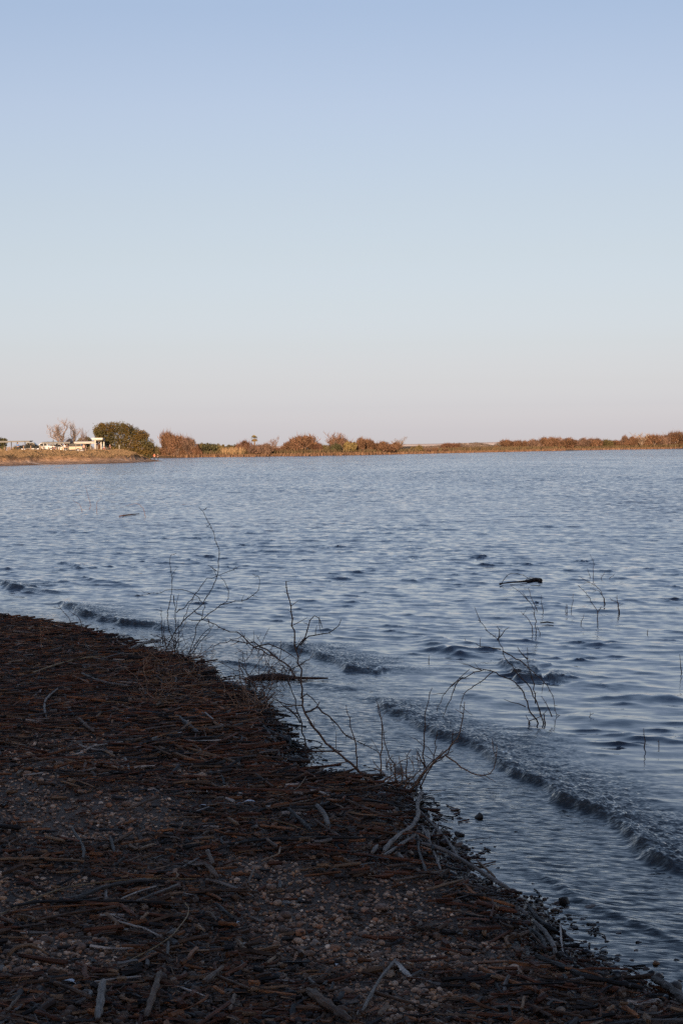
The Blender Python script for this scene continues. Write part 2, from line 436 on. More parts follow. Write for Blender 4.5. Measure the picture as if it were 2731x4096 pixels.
def water():
    r2 = np.random.default_rng(4)
    d = 5.2; rows = []
    while d < 980:
        rows.append(d)
        d += max(0.012, min(1.05 * d * d / (CAM_H * 1990), 0.018 + 0.0025 * d, 0.25 if d < 180 else 0.25 + (d - 180) * 0.004))
    rows = np.array(rows)
    core = np.linspace(-R(10.4), R(10.4), 310)
    az = np.concatenate([-np.linspace(R(38), R(10.7), 22), core, np.linspace(R(10.7), R(38), 22)])
    D, A = np.meshgrid(rows, az, indexing='ij')
    X = D * np.tan(A); Y = D.copy()
    rs = np.gradient(rows)[:, None] * np.ones_like(X); cs = D * np.gradient(az)[None, :]
    off = -shore_s(X, Y)                       # metres into the lake
    shelter = 0.06 + 0.94 * sstep(0.6, 3.4, off)
    Z = np.zeros_like(X); DX = np.zeros_like(X); DY = np.zeros_like(X); lost = np.zeros_like(X)
    patch = 0.65 + 0.7 * fbm(X * 0.11 + Y * 0.02, Y * 0.045, 21, 3)     # gusts: rougher and calmer patches
    qx = X * 0.9 + Y * 0.42; qy = Y * 0.9 - X * 0.42
    grp = np.clip((fbm(qx * 0.55, qy * 0.85, 23, 3) - 0.25) * 3.2, 0.35, 1.55)      # waves run in groups
    grp2 = np.clip((fbm(qx * 1.3 + 40, qy * 2.0, 25, 2) - 0.22) * 3.0, 0.35, 1.6)
    N = 84; main = math.atan2(WMAIN[1], WMAIN[0])
    for k in range(N):
        lam = math.exp(math.log(0.16) + (math.log(3.4) - math.log(0.16)) * (k + r2.random()) / N)
        th = main + r2.normal(0, 0.55 if lam < 0.5 else 0.40)
        sl = 0.118 * math.sqrt(2 / N) * math.exp(-1.6 * max(0, math.log(lam / 0.70)) ** 2) * math.exp(-0.3 * max(0, math.log(0.30 / lam)) ** 2) * (2.4 if lam < 0.55 else 0.68)
        a = sl * lam / (2 * math.pi)
        kx, ky = math.cos(th), math.sin(th)
        eff = np.maximum(rs * abs(ky) + cs * abs(kx), 1e-4)
        w = sstep(1.9, 3.6, lam / eff)
        ph = 2 * math.pi / lam * (kx * X + ky * Y) + r2.random() * 6.283
        amp = a * w * shelter * patch * (grp if lam > 0.55 else grp2) * (1 + 0.35 * sstep(20, 70, Y))
        Z += amp * np.sin(ph)
        c = np.cos(ph) * amp * 1.9
        DX += c * kx; DY += c * ky
        lost += (sl * patch) ** 2 / 2 * (1 - w) * shelter
    for k in range(7):          # long low swell running in to the shore
        lam = r2.uniform(1.1, 2.6); th = main + r2.normal(-0.12, 0.16); kx, ky = math.cos(th), math.sin(th)
        a = 0.020 * lam / 6.283; eff = np.maximum(rs * abs(ky) + cs * abs(kx), 1e-4)
        Z += a * sstep(1.9, 3.6, lam / eff) * shelter * grp2 * np.sin(6.283 / lam * (kx * X + ky * Y) + r2.random() * 6.283)
    # flat troughs, narrow crests that lean towards the shore
    sg_ = 0.020
    q_ = 0.42 * Z / sg_
    Z = sg_ * 0.92 * (np.where(q_ < 0.9, np.exp(np.minimum(q_, 0.9)), 2.46 * (1 + np.tanh((q_ - 0.9) * 0.8))) - 1.2) * (0.25 + 0.75 * shelter) + 0.15 * Z
    DX += WMAIN[0] * np.maximum(Z, -0.01) * 0.9; DY += WMAIN[1] * np.maximum(Z, -0.01) * 0.9
    turb = np.zeros_like(X); foam = np.zeros_like(X)
    nz1 = vnoise(X * 20, Y * 20, 31); nz2 = vnoise(X * 44, Y * 44, 33); nzl = vnoise(X * 2.2, Y * 1.6, 35); nzm = fbm(X * 6.5, Y * 4.5, 37, 3)
    lump = np.abs(nz1 - 0.5) * 2 + 0.6 * np.abs(nz2 - 0.5) * 2
    for L, H, back, tu, wt_ in BREAKERS:
        L = np.asarray(L)
        m = (Y < L[:, 1].max() + 2.5) & (Y > L[:, 1].min() - 1.0) & (X > L[:, 0].min() - 2.5) & (X < L[:, 0].max() + 2.5)
        if not m.any(): continue
        t, al = line_dist(X[m], Y[m], L)
        t = t + (nzl[m] - 0.5) * 0.16 + (nzm[m] - 0.5) * 0.05 * (tu > 0.3)
        env = sstep(0, 0.22, al) * sstep(1.0, 0.75, al) if len(L) < 12 else sstep(0, 0.08, al) * sstep(1.0, 0.93, al)
        hh = H * 1.12 * env * (0.35 + 0.45 * nzl[m] + 0.85 * nzm[m])
        fr = 0.034 + 0.014 * (H > 0.05) + 0.15 * (tu < 0.1)
        pr = np.where(t < 0, np.exp(-(t / fr) ** 2), np.exp(-(np.maximum(t, 0) / back) ** 1.3))
        z = hh * pr
        tz = tu * env * sstep(-fr * 1.6, -fr * 0.3, t) * sstep(wt_ * 1.7 * (0.45 + 1.1 * nzl[m]), 0.05, t)
        z = z + tz * (lump[m] - 0.5) * 0.019 * min(1.0, H / 0.05)
        Z[m] = Z[m] * (1 - 0.5 * pr * (tu > 0)) + z
        turb[m] = np.maximum(turb[m], tz)
        foam[m] = np.maximum(foam[m], tz * sstep(0.25, 0.0, t))
    # thin wash ripples close to the beach
    wash = sstep(2.6, 0.7, off) * sstep(-0.25, 0.35, off)
    for k in range(26):
        lam = math.exp(r2.uniform(math.log(0.05), math.log(0.22))); th = main + r2.normal(0.25, 0.5)
        sl = 0.07 * math.sqrt(2 / 26); a = sl * lam / 6.283
        kx, ky = math.cos(th), math.sin(th)
        eff = np.maximum(rs * abs(ky) + cs * abs(kx), 1e-4); w = sstep(2.0, 4.0, lam / eff)
        Z += a * w * wash * np.sin(6.283 / lam * (kx * X + ky * Y) + r2.random() * 6.283)
        lost += sl ** 2 / 2 * (1 - w) * wash
    depth = Z - beach_h(X, Y)
    X += DX; Y += DY
    me = bpy.data.meshes.new('water')
    f = grid_faces(len(rows), len(az))
    keep = (depth.ravel()[f] > -0.10).any(1)
    f = f[keep]
    used = np.zeros(X.size, bool); used[f] = True
    idx = np.cumsum(used) - 1
    fill_mesh(me, np.stack([X, Y, Z], -1).reshape(-1, 3)[used], [idx[f]])
    for nm, arr in (('lost', np.sqrt(lost)), ('turb', turb), ('foam', foam), ('depth', depth), ('wash', wash)):
        at_ = me.attributes.new(nm, 'FLOAT', 'POINT'); at_.data.foreach_set('value', arr.ravel()[used].astype(np.float32))
    t = NT('lake_water')
    geo = t.n('ShaderNodeNewGeometry'); pos = geo.outputs['Position']
    rot = t.n('ShaderNodeVectorRotate', rotation_type='Z_AXIS'); rot.inputs['Angle'].default_value = -(main - math.pi / 2); t.l(pos, rot.inputs['Vector'])
    def slope(vec, sc, k):
        q = t.noise(t.scale(vec, sc), 1.0, 2, 0.5, out=1)
        s_ = t.n('ShaderNodeVectorMath', operation='SUBTRACT'); t.l(q, s_.inputs[0]); s_.inputs[1].default_value = (0.5, 0.5, 0.5)
        m_ = t.n('ShaderNodeVectorMath', operation='SCALE'); t.l(s_.outputs[0], m_.inputs[0])
        if isinstance(k, (int, float)): m_.inputs['Scale'].default_value = k
        else: t.l(k, m_.inputs['Scale'])
        return m_.outputs[0]
    kl = t.math('MULTIPLY', t.attr('lost').outputs['Fac'], 3.2)
    s1 = slope(rot.outputs[0], (3.6, 12.0, 8.0), kl)
    k2 = t.math('ADD', t.math('MULTIPLY', t.attr('wash').outputs['Fac'], 0.62), 0.11)
    s2 = slope(rot.outputs[0], (12.0, 46.0, 30.0), k2)
    s3 = slope(rot.outputs[0], (34.0, 64.0, 50.0), t.math('MULTIPLY', t.attr('turb').outputs['Fac'], 0.95))
    acc = geo.outputs['Normal']
    lee = t.n('ShaderNodeVectorMath', operation='SCALE'); lee.inputs[0].default_value = (WMAIN[0], WMAIN[1], 0); t.l(t.math('ADD', t.math('MULTIPLY', t.attr('lost').outputs['Fac'], 0.45), t.math('ADD', t.math('MULTIPLY', t.attr('turb').outputs['Fac'], 0.13), t.math('MULTIPLY', t.attr('wash').outputs['Fac'], 0.05))), lee.inputs['Scale'])
    py_ = t.n('ShaderNodeSeparateXYZ'); t.l(pos, py_.inputs[0])
    def band(a, b, c=None, d=None):
        m_ = t.n('ShaderNodeMapRange'); m_.inputs['From Min'].default_value = a; m_.inputs['From Max'].default_value = b; t.l(py_.outputs[1], m_.inputs['Value'])
        return m_.outputs[0]
    gust = t.ramp(t.noise(t.scale(pos, (0.10, 0.03, 0.1)), 1.0, 3), [(0.35, (0.35, 0.35, 0.35)), (0.65, (1, 1, 1))])
    far = [slope(pos, sc, t.math('MULTIPLY', t.math('MULTIPLY', band(a, b), k), gust)) for sc, a, b, k in (((4.6, 1.7, 3.0), 13, 34, 0.36), ((3.0, 0.62, 2.0), 50, 110, 0.32), ((1.9, 0.20, 1.0), 130, 260, 0.32))]
    for s_ in (s1, s2, s3, lee.outputs[0], *far):
        a_ = t.n('ShaderNodeVectorMath', operation='ADD'); t.l(acc, a_.inputs[0]); t.l(s_, a_.inputs[1]); acc = a_.outputs[0]
    nm_ = t.n('ShaderNodeVectorMath', operation='NORMALIZE'); t.l(acc, nm_.inputs[0]); nrm = nm_.outputs[0]
    fr = t.n('ShaderNodeFresnel'); fr.inputs['IOR'].default_value = 1.333; t.l(nrm, fr.inputs['Normal'])
    gl = t.n('ShaderNodeBsdfGlossy'); gl.inputs['Roughness'].default_value = 0.025; gl.inputs['Color'].default_value = (1, 1, 1, 1); t.l(nrm, gl.inputs['Normal'])
    tr = t.n('ShaderNodeBsdfTransparent'); tr.inputs['Color'].default_value = (0.62, 0.55, 0.47, 1)
    dep = t.attr('depth').outputs['Fac']
    df = t.n('ShaderNodeBsdfDiffuse'); dmix = t.n('ShaderNodeMix', data_type='RGBA'); t.l(t.ramp(t.math('MULTIPLY', dep, 1.0), [(0.08, (0.017, 0.0145, 0.012)), (0.6, (0.056, 0.071, 0.098))]), dmix.inputs[6]); t.l(t.math('MULTIPLY', t.attr('turb').outputs['Fac'], 0.85), dmix.inputs[0]); dmix.inputs[7].default_value = (0.052, 0.043, 0.033, 1); t.l(dmix.outputs[2], df.inputs['Color'])
    mk = t.math('SUBTRACT', 1.0, t.math('POWER', 2.718, t.math('MULTIPLY', t.math('MAXIMUM', dep, 0.0), -14.0)))
    body = t.n('ShaderNodeMixShader'); t.l(mk, body.inputs[0]); t.l(tr.outputs[0], body.inputs[1]); t.l(df.outputs[0], body.inputs[2])
    surf = t.n('ShaderNodeMixShader'); t.l(fr.outputs[0], surf.inputs[0]); t.l(body.outputs[0], surf.inputs[1]); t.l(gl.outputs[0], surf.inputs[2])
    fo = t.n('ShaderNodeBsdfDiffuse'); fo.inputs['Color'].default_value = (0.55, 0.55, 0.55, 1)
    fn = t.noise(pos, 34.0, 4, 0.7)
    fm = t.ramp(t.math('ADD', t.math('MULTIPLY', fn, 1.0), t.math('MULTIPLY', t.attr('foam').outputs['Fac'], 0.22)), [(0.82, (0, 0, 0)), (0.90, (1, 1, 1))])
    fm2 = t.math('MULTIPLY', t.math('MULTIPLY', fm, t.attr('foam').outputs['Fac']), 0.4)
    fin = t.n('ShaderNodeMixShader'); t.l(fm2, fin.inputs[0]); t.l(surf.outputs[0], fin.inputs[1]); t.l(fo.outputs[0], fin.inputs[2])
    t.l(fin.outputs[0], t.out.inputs['Surface'])
    me.materials.append(t.m)
    tag(link_mesh('water', me), kind='structure')
water()

# ------------------------------------------------------------------ land: far shore, peninsula, hills, ground
def soil_mat(name, stops, sc=0.15, patch=None):
    t = NT(name)
    pos = t.n('ShaderNodeNewGeometry').outputs['Position']
    nz = t.noise(pos, sc, 5, 0.65)
    c = t.ramp(nz, stops)
    if patch:
        c = t.mix(t.ramp(t.noise(t.scale(pos, (0.06, 0.5, 0.9)), 1.0, 3), [(0.52, (0, 0, 0)), (0.62, (1, 1, 1))]), c, patch)
    t.l(c, t.b.inputs['Base Color'])
    t.b.inputs['Roughness'].default_value = 0.9; t.b.inputs['Specular IOR Level'].default_value = 0.1
    t.bump(t.noise(pos, 1.6, 4), 0.6, 0.3)
    return t.m
FAR = np.array([cF2(-1100, 345), cF2(-300, 343), cF2(0, 340), cF2(100, 338), cF2(800, 330), cF2(1568, 320), cF3(1000, 302), cF3(1568, 290), cF4(700, 230), cF4(1568, 216), cF4(2600, 203), cF4(4200, 185)])
FARW = onz(FAR[:, 0], FAR[:, 1])[:, :2]
def far_y(x):
    return np.interp(x, FARW[:, 0], FARW[:, 1])
def far_land():
    xs = np.linspace(-620, 760, 140); ws = np.array([-12, -4, 0, 2, 6, 20, 60, 150, 400, 1000, 2500, 6000.0])
    zz = np.array([-1.2, -0.4, 0.02, 0.35, 0.55, 0.8, 1.0, 1.2, 1.5, 1.8, 2.0, 2.2])
    Xg, Wg = np.meshgrid(xs, ws, indexing='ij')
    sc = 1 + np.maximum(Wg, 0) / 500
    Yg = far_y(Xg) + Wg
    me = bpy.data.meshes.new('far_shore')
    fill_mesh(me, np.stack([Xg * sc, Yg, np.tile(zz, (len(xs), 1)) + 0.1 * fbm(Xg * 0.1, Yg * 0.1, 2)], -1).reshape(-1, 3), [grid_faces(len(xs), len(ws))[:, ::-1]])
    me.materials.append(soil_mat('dry_marsh', [(0.3, (0.07, 0.05, 0.025)), (0.7, (0.16, 0.105, 0.055))]))
    tag(link_mesh('far_shore', me), kind='structure')
    m = MB()
    xs = np.linspace(-900, 1500, 120)
    for w, hs in ((0, 0.0), (150, 1.0)):
        pass
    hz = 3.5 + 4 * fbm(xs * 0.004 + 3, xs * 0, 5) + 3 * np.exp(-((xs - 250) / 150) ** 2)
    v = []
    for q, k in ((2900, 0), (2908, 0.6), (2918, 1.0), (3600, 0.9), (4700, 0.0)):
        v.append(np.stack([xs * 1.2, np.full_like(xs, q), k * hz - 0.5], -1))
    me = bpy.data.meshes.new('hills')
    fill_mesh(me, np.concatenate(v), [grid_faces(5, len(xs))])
    me.materials.append(soil_mat('hazed_hill', [(0.3, (0.33, 0.29, 0.28)), (0.7, (0.40, 0.35, 0.33))], 0.02))  # pale dry slope, with the haze of distance painted into its colour
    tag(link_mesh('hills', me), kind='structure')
    n = 64; ang = np.arange(n) * 2 * math.pi / n
    v = [(0, 0, -1.7)] + [(9000 * math.cos(a), 9000 * math.sin(a), -1.7) for a in ang]
    me = bpy.data.meshes.new('ground')
    fill_mesh(me, np.array(v), [np.array([(0, 1 + k, 1 + (k + 1) % n) for k in range(n)])])
    me.materials.append(soil_mat('dry_ground', [(0.3, (0.08, 0.06, 0.04)), (0.7, (0.15, 0.11, 0.07))], 0.05))
    tag(link_mesh('ground', me), kind='structure')
far_land()

PEN = np.array([cL(-900, 520), cL(-350, 512), cL(0, 503), (400 / 2.24, 1640 + 491 / 2.24), cL(700, 486), cL(1000, 480), cL(1200, 473), cL(1370, 463), cL(1460, 459)])
PENW = onz(PEN[:, 0], PEN[:, 1])[:, :2]
PEN_DIR = np.array([-0.22, 0.9755])
def pen_h(u, w):
    """u: 0..1 along the water's edge, w: metres inland"""
    k = np.interp(u, [0, 0.70, 0.80, 0.90, 1.0], [1, 1, 0.85, 0.42, 0.12])
    sc = 5.5 + 2.0 * fbm(u * 60, u * 0 + 2, 4)
    z = 0.04 + 0.075 * np.minimum(w, sc) + (0.45 + 1.0 * fbm(u * 23 + 5, u * 0, 14)) * sstep(sc - 0.6, sc + 1.2 + 4 * fbm(u * 31, u * 0 + 9, 15), w) + 0.035 * np.clip(w - sc, 0, 24)
    z = np.where(w < 0, 0.12 * w, z * k)
    back = 185 * np.maximum(1.04 - u, 0) ** 0.6 + 6
    return np.where(w > back, z - (w - back) * 0.4, z)
def pen_pt(u):
    L = np.concatenate([[0], np.cumsum(np.linalg.norm(np.diff(PENW, axis=0), axis=1))]); L /= L[-1]
    return np.stack([np.interp(u, L, PENW[:, 0]), np.interp(u, L, PENW[:, 1])], -1)
def peninsula():
    us = np.linspace(0, 1, 150); ws = axis([(-6, 0, 1.5), (0, 12, 0.4), (12, 235, 4)])
    U, W = np.meshgrid(us, ws, indexing='ij')
    P = pen_pt(us)[:, None, :] + W[..., None] * PEN_DIR
    Z = np.maximum(pen_h(U, W) + 0.25 * (fbm(P[..., 0] * 0.6, P[..., 1] * 0.6, 8) - 0.5) * sstep(0, 4, W), -1.6)
    me = bpy.data.meshes.new('peninsula')
    fill_mesh(me, np.concatenate([P, Z[..., None]], -1).reshape(-1, 3), [grid_faces(len(us), len(ws))[:, ::-1]])
    t = NT('peninsula_soil')
    geo = t.n('ShaderNodeNewGeometry'); pos = geo.outputs['Position']
    zz = t.n('ShaderNodeSeparateXYZ'); t.l(pos, zz.inputs[0])
    hz = t.math('ADD', zz.outputs[2], t.math('MULTIPLY', t.math('SUBTRACT', t.noise(pos, 0.5, 3), 0.5), 0.8))
    c = t.ramp(t.math('MULTIPLY', hz, 0.4), [(0.02, (0.20, 0.125, 0.08)), (0.12, (0.34, 0.225, 0.15)), (0.26, (0.42, 0.27, 0.17)), (0.42, (0.30, 0.18, 0.10)), (0.62, (0.19, 0.125, 0.065)), (0.9, (0.13, 0.095, 0.05))])
    p_ = t.ramp(t.noise(t.scale(pos, (0.09, 0.3, 0.8)), 1.0, 3), [(0.55, (0, 0, 0)), (0.66, (0.8, 0.8, 0.8))])
    low = t.ramp(zz.outputs[2], [(0.3, (1, 1, 1)), (0.9, (0, 0, 0))])
    c = t.mix(t.math('MULTIPLY', p_, low), c, (0.52, 0.44, 0.37))
    sp = t.ramp(t.noise(pos, 1.1, 4, 0.7), [(0.36, (0.45, 0.42, 0.4)), (0.5, (1, 1, 1)), (0.7, (1.2, 1.15, 1.1))])
    t.l(t.mix(1.0, c, sp, 'MULTIPLY'), t.b.inputs['Base Color'])
    t.b.inputs['Roughness'].default_value = 0.95; t.b.inputs['Specular IOR Level'].default_value = 0.05
    t.bump(t.noise(pos, 2.5, 4), 0.8, 0.25)
    me.materials.append(t.m)
    tag(link_mesh('peninsula', me), kind='structure')
peninsula()
def pen_ground(p):
    """height of the peninsula under a point"""
    us = np.linspace(0, 1, 400); E = pen_pt(us)
    q = np.asarray(p)[:2] - E
    cr = q[:, 0] * PEN_DIR[1] - q[:, 1] * PEN_DIR[0]
    i = int(np.argmin(np.abs(cr)))
    w = float(q[i] @ PEN_DIR)
    return float(pen_h(np.array(us[i]), np.array(w)))

# ------------------------------------------------------------------ trees
def crown_mesh(name, seed, n=1300, leaf=0.10, clumps=16, shape='round', fine=False):
    r = np.random.default_rng(seed); m = MB()
    cc = r.normal(size=(clumps, 3)); cc /= np.linalg.norm(cc, axis=1)[:, None]
    cc *= (0.35 + 0.42 * r.random(clumps))[:, None]
    cc[:, 2] = 0.5 + cc[:, 2] * 0.5
    if shape == 'low': cc[:, 2] *= 0.8
    rad = 0.22 + 0.16 * r.random(clumps)
    k = r.integers(0, clumps, n)
    q = r.normal(size=(n, 3)); q /= np.linalg.norm(q, axis=1)[:, None]
    q *= (rad[k] * (0.35 + 0.65 * r.random(n) ** 0.5) * (1 + 0.35 * (r.random(n) < 0.08)))[:, None]
    q[:, 2] *= 0.62
    p = cc[k] + q
    p[:, 2] = np.abs(p[:, 2])
    a = r.normal(size=(n, 3)); b = r.normal(size=(n, 3))
    a /= np.linalg.norm(a, axis=1)[:, None]; b -= (b * a).sum(1)[:, None] * a; b /= np.linalg.norm(b, axis=1)[:, None]
    s = leaf * (0.6 + 0.8 * r.random(n))[:, None]
    if fine:
        a[:, 2] = np.abs(a[:, 2]) + 0.15
        v = np.stack([p - a * s * 0.9, p + b * s * 0.2, p + a * s * 1.1, p - b * s * 0.2], 1)
    else:
        v = np.stack([p - a * s, p + b * s * 0.55, p + a * s, p - b * s * 0.55], 1)
    ct = 0.55 + 0.8 * r.random(clumps)
    tint = (ct[k] * (0.8 + 0.4 * r.random(n)))[:, None] * np.stack([np.ones(n), 0.93 + 0.14 * r.random(n), np.ones(n) * 0.95], -1)
    m.add(v.reshape(-1, 3), np.arange(4 * n).reshape(-1, 4), np.repeat(tint, 4, 0))
    if fine:                                   # bare shoots standing out of the crown
        n2 = 520; k2 = r.integers(0, clumps, n2)
        q = r.normal(size=(n2, 3)); q[:, 2] = np.abs(q[:, 2]) * 1.3 + 0.2; q /= np.linalg.norm(q, axis=1)[:, None]
        p0 = cc[k2] + q * (rad[k2] * 0.6)[:, None]; p1 = p0 + (q + r.normal(0, 0.25, (n2, 3))) * (0.10 + 0.22 * r.random(n2) ** 2)[:, None]
        sd = np.cross(q, r.normal(size=(n2, 3))); sd /= np.linalg.norm(sd, axis=1)[:, None]
        v2 = np.stack([p0 - sd * 0.012, p0 + sd * 0.012, p1], 1)
        m.add(v2.reshape(-1, 3), np.arange(3 * n2).reshape(-1, 3), np.full((3 * n2, 3), 0.95))
    return m.build(name, M_LEAF, smooth=False, link=False)
def bare_mesh(seed, n_main=7, spread=0.75, dens=0.8):
    """trunk and limbs, and the fine twigs as the crown; unit radius and height"""
    r = np.random.default_rng(seed); tm = MB(); cm = MB()
    def limb(p, d, L, rad, lev):
        pts = [p]; q = p; dd = d
        for _ in range(4):
            dd = dd + r.normal(0, 0.16, 3); dd[2] += 0.05; dd /= np.linalg.norm(dd)
            q = q + dd * L / 4; pts.append(q)
        rr = np.linspace(rad, rad * 0.55, 5)
        if lev < 2: tm.tube(pts, rr, 4, cap=False)
        else: cm.tube(pts, rr, 3, tuple([0.8 + 0.4 * r.random()] * 3), cap=False)
        if lev >= 4: return
        nb = [n_main, 4, 4, int(4 * dens)][lev]
        for k in range(nb):
            f = 0.35 + 0.65 * (k + r.random()) / nb if lev else 0.08 + 0.9 * (k + 0.5) / nb
            i = min(3, int(f * 4)); base = pts[i] + (pts[i + 1] - pts[i]) * (f * 4 - i)
            ang = r.random() * 6.283; sp_ = spread * (0.6 + 0.6 * r.random())
            nd = np.array([math.cos(ang) * sp_, math.sin(ang) * sp_, 0.5 + 0.4 * r.random()]) * 0.8 + dd * 0.6
            nd /= np.linalg.norm(nd)
            limb(base, nd, L * (0.62 + 0.2 * r.random()) * (0.9 if lev else 0.8), rad * 0.52, lev + 1)
    limb(np.zeros(3), np.array([0.0, 0, 1.0]), 0.36, 0.017, 0)
    t = tm.build('trunk', M_TRUNK, link=False); c = cm.build('crown', M_LEAF, smooth=False, link=False)
    co = np.concatenate(cm.v)
    return t, c, np.percentile(np.abs(co[:, :2]), 93), np.percentile(co[:, 2], 99)
def trunk_mesh(seed, n=4):
    r = np.random.default_rng(seed); m = MB()
    for k in range(n):
        a = r.random() * 6.283; x, y = math.cos(a) * 0.45, math.sin(a) * 0.45
        m.tube([(0.05 * x, 0.05 * y, -0.05), (0.3 * x, 0.3 * y, 0.2), (0.7 * x, 0.7 * y, 0.42), (x, y, 0.62 + 0.15 * r.random())], [0.05, 0.04, 0.028, 0.012], 5)
    return m.build('trunk', M_TRUNK, link=False)
CROWNS = {'leafy': [crown_mesh('crown', 40 + k, 1500, 0.085) for k in range(4)],
          'fine': [crown_mesh('crown', 60 + k, 3000, 0.095, 22, fine=True) for k in range(4)],
          'low': [crown_mesh('crown', 80 + k, 1100, 0.10, 14, 'low', True) for k in range(3)]}
TRUNKS = [trunk_mesh(90 + k) for k in range(3)]
BARE = [bare_mesh(120 + k) for k in range(3)]
def tree(name, base, w, h, kind, col, label, group=None, cat='tree'):
    o = empty(name, base, random.random() * 6.28)
    tag(o, label, cat, group)
    if kind == 'bare':
        t, c, mw, mh = random.choice(BARE)
        sc = (w / 2 / mw, w / 2 / mw, h / mh)
    else:
        t = random.choice(TRUNKS); c = random.choice(CROWNS[kind]); sc = (w / 2, w / 2, h / 1.02)
    for nm, me in (('trunk', t), ('crown', c)):
        q = link_mesh(nm, me, o); q.scale = sc; q.color = (*col, 1)
    return o
ORANGE = (0.125, 0.069, 0.042); PINK = (0.128, 0.080, 0.060); OLIVE = (0.085, 0.066, 0.03); DGREEN = (0.048, 0.045, 0.022); REDB = (0.108, 0.056, 0.037)
HAZYG = (0.11, 0.095, 0.088); HAZYP = (0.20, 0.155, 0.135); PALEB = (0.20, 0.14, 0.095); YOLV = (0.13, 0.095, 0.04); GREEN = (0.075, 0.066, 0.028)  # both hazy greys: distance haze put into the crown colour
WORDS = {ORANGE: 'orange-brown', PINK: 'pinkish brown', OLIVE: 'olive', DGREEN: 'dark green', REDB: 'reddish brown', HAZYG: 'hazy grey', HAZYP: 'hazy pinkish grey', PALEB: 'pale tan', YOLV: 'yellow-olive', GREEN: 'green'}
FT = []
for cr, rows_ in ((cF2, [(60, 190, 225, 336, 'low', ORANGE, 3), (160, 270, 215, 336, 'low', PINK, 2), (250, 360, 220, 336, 'low', ORANGE, 3), (340, 450, 230, 332, 'low', REDB, 3), (120, 330, 165, 330, 'fine', ORANGE, 12), (20, 115, 205, 330, 'low', OLIVE, 6), (100, 215, 98, 335, 'fine', ORANGE, 4), (175, 310, 132, 335, 'fine', ORANGE, 2), (285, 395, 150, 335, 'fine', PINK, 2), (375, 445, 195, 330, 'low', ORANGE, 3),
                        (425, 490, 190, 300, 'leafy', OLIVE, 12), (465, 605, 193, 295, 'leafy', DGREEN, 10), (585, 665, 200, 292, 'leafy', OLIVE, 11), (640, 740, 212, 285, 'leafy', OLIVE, 15), (720, 810, 208, 285, 'leafy', DGREEN, 18),
                        (785, 905, 178, 285, 'fine', REDB, 10), (895, 1015, 215, 302, 'fine', PINK, 4), (985, 1095, 208, 302, 'fine', PINK, 3), (1095, 1188, 146, 265, 'bare', ORANGE, 14), (1085, 1180, 225, 275, 'low', REDB, 9),
                        (1175, 1290, 193, 275, 'fine', ORANGE, 10), (1275, 1485, 133, 275, 'fine', ORANGE, 9), (1465, 1535, 198, 270, 'leafy', DGREEN, 12)]),
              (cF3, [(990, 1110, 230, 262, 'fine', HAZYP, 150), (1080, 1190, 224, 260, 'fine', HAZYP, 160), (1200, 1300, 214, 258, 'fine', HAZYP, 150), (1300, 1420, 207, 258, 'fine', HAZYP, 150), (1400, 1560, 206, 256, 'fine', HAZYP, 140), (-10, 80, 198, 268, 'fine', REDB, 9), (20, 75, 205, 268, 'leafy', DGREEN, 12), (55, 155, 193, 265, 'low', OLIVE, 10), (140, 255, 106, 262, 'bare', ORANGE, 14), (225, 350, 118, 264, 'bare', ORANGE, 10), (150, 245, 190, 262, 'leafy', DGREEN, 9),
                     (160, 340, 150, 262, 'fine', PINK, 16), (265, 385, 180, 264, 'leafy', YOLV, 8), (380, 475, 152, 260, 'fine', ORANGE, 10), (445, 540, 165, 258, 'fine', ORANGE, 12), (345, 385, 185, 262, 'leafy', DGREEN, 14), (530, 605, 193, 258, 'leafy', OLIVE, 14),
                     (555, 725, 190, 296, 'fine', ORANGE, 3), (695, 785, 195, 265, 'fine', ORANGE, 9), (755, 885, 152, 262, 'bare', PALEB, 12), (895, 995, 208, 280, 'low', YOLV, 7), (980, 1065, 235, 292, 'low', PINK, 4), (1055, 1125, 232, 292, 'low', ORANGE, 4),
                     (1115, 1215, 248, 290, 'low', ORANGE, 5), (1160, 1245, 205, 255, 'fine', REDB, 30), (1225, 1320, 208, 255, 'fine', REDB, 26), (1285, 1385, 198, 255, 'leafy', HAZYG, 260), (1330, 1410, 212, 258, 'leafy', HAZYG, 200),
                     (1405, 1515, 193, 252, 'leafy', HAZYG, 260), (1490, 1575, 205, 254, 'leafy', HAZYG, 220)]),
              (cF4, [(55, 145, 178, 214, 'leafy', HAZYG, 210), (145, 208, 157, 212, 'leafy', HAZYG, 240), (130, 180, 180, 218, 'low', ORANGE, 20), (190, 275, 147, 212, 'fine', ORANGE, 22), (260, 355, 149, 214, 'fine', ORANGE, 18), (348, 398, 152, 214, 'fine', ORANGE, 24),
                     (390, 490, 143, 218, 'fine', PINK, 14), (475, 570, 126, 220, 'fine', ORANGE, 12), (545, 645, 128, 222, 'fine', ORANGE, 10), (625, 765, 133, 226, 'fine', ORANGE, 5), (755, 865, 133, 218, 'fine', PINK, 10), (845, 955, 133, 212, 'fine', ORANGE, 16),
                     (935, 1040, 147, 210, 'fine', OLIVE, 20), (1010, 1110, 150, 210, 'fine', ORANGE, 20), (1095, 1155, 113, 214, 'fine', PINK, 16), (1135, 1225, 122, 218, 'fine', ORANGE, 9), (1205, 1305, 96, 220, 'bare', PALEB, 10), (1200, 1300, 130, 218, 'fine', ORANGE, 14),
                     (1285, 1395, 108, 218, 'fine', ORANGE, 8), (1385, 1465, 108, 216, 'fine', PINK, 12), (1435, 1570, 80, 214, 'fine', ORANGE, 10), (1550, 1680, 95, 213, 'fine', ORANGE, 10), (1660, 1800, 110, 212, 'fine', PINK, 12)])):
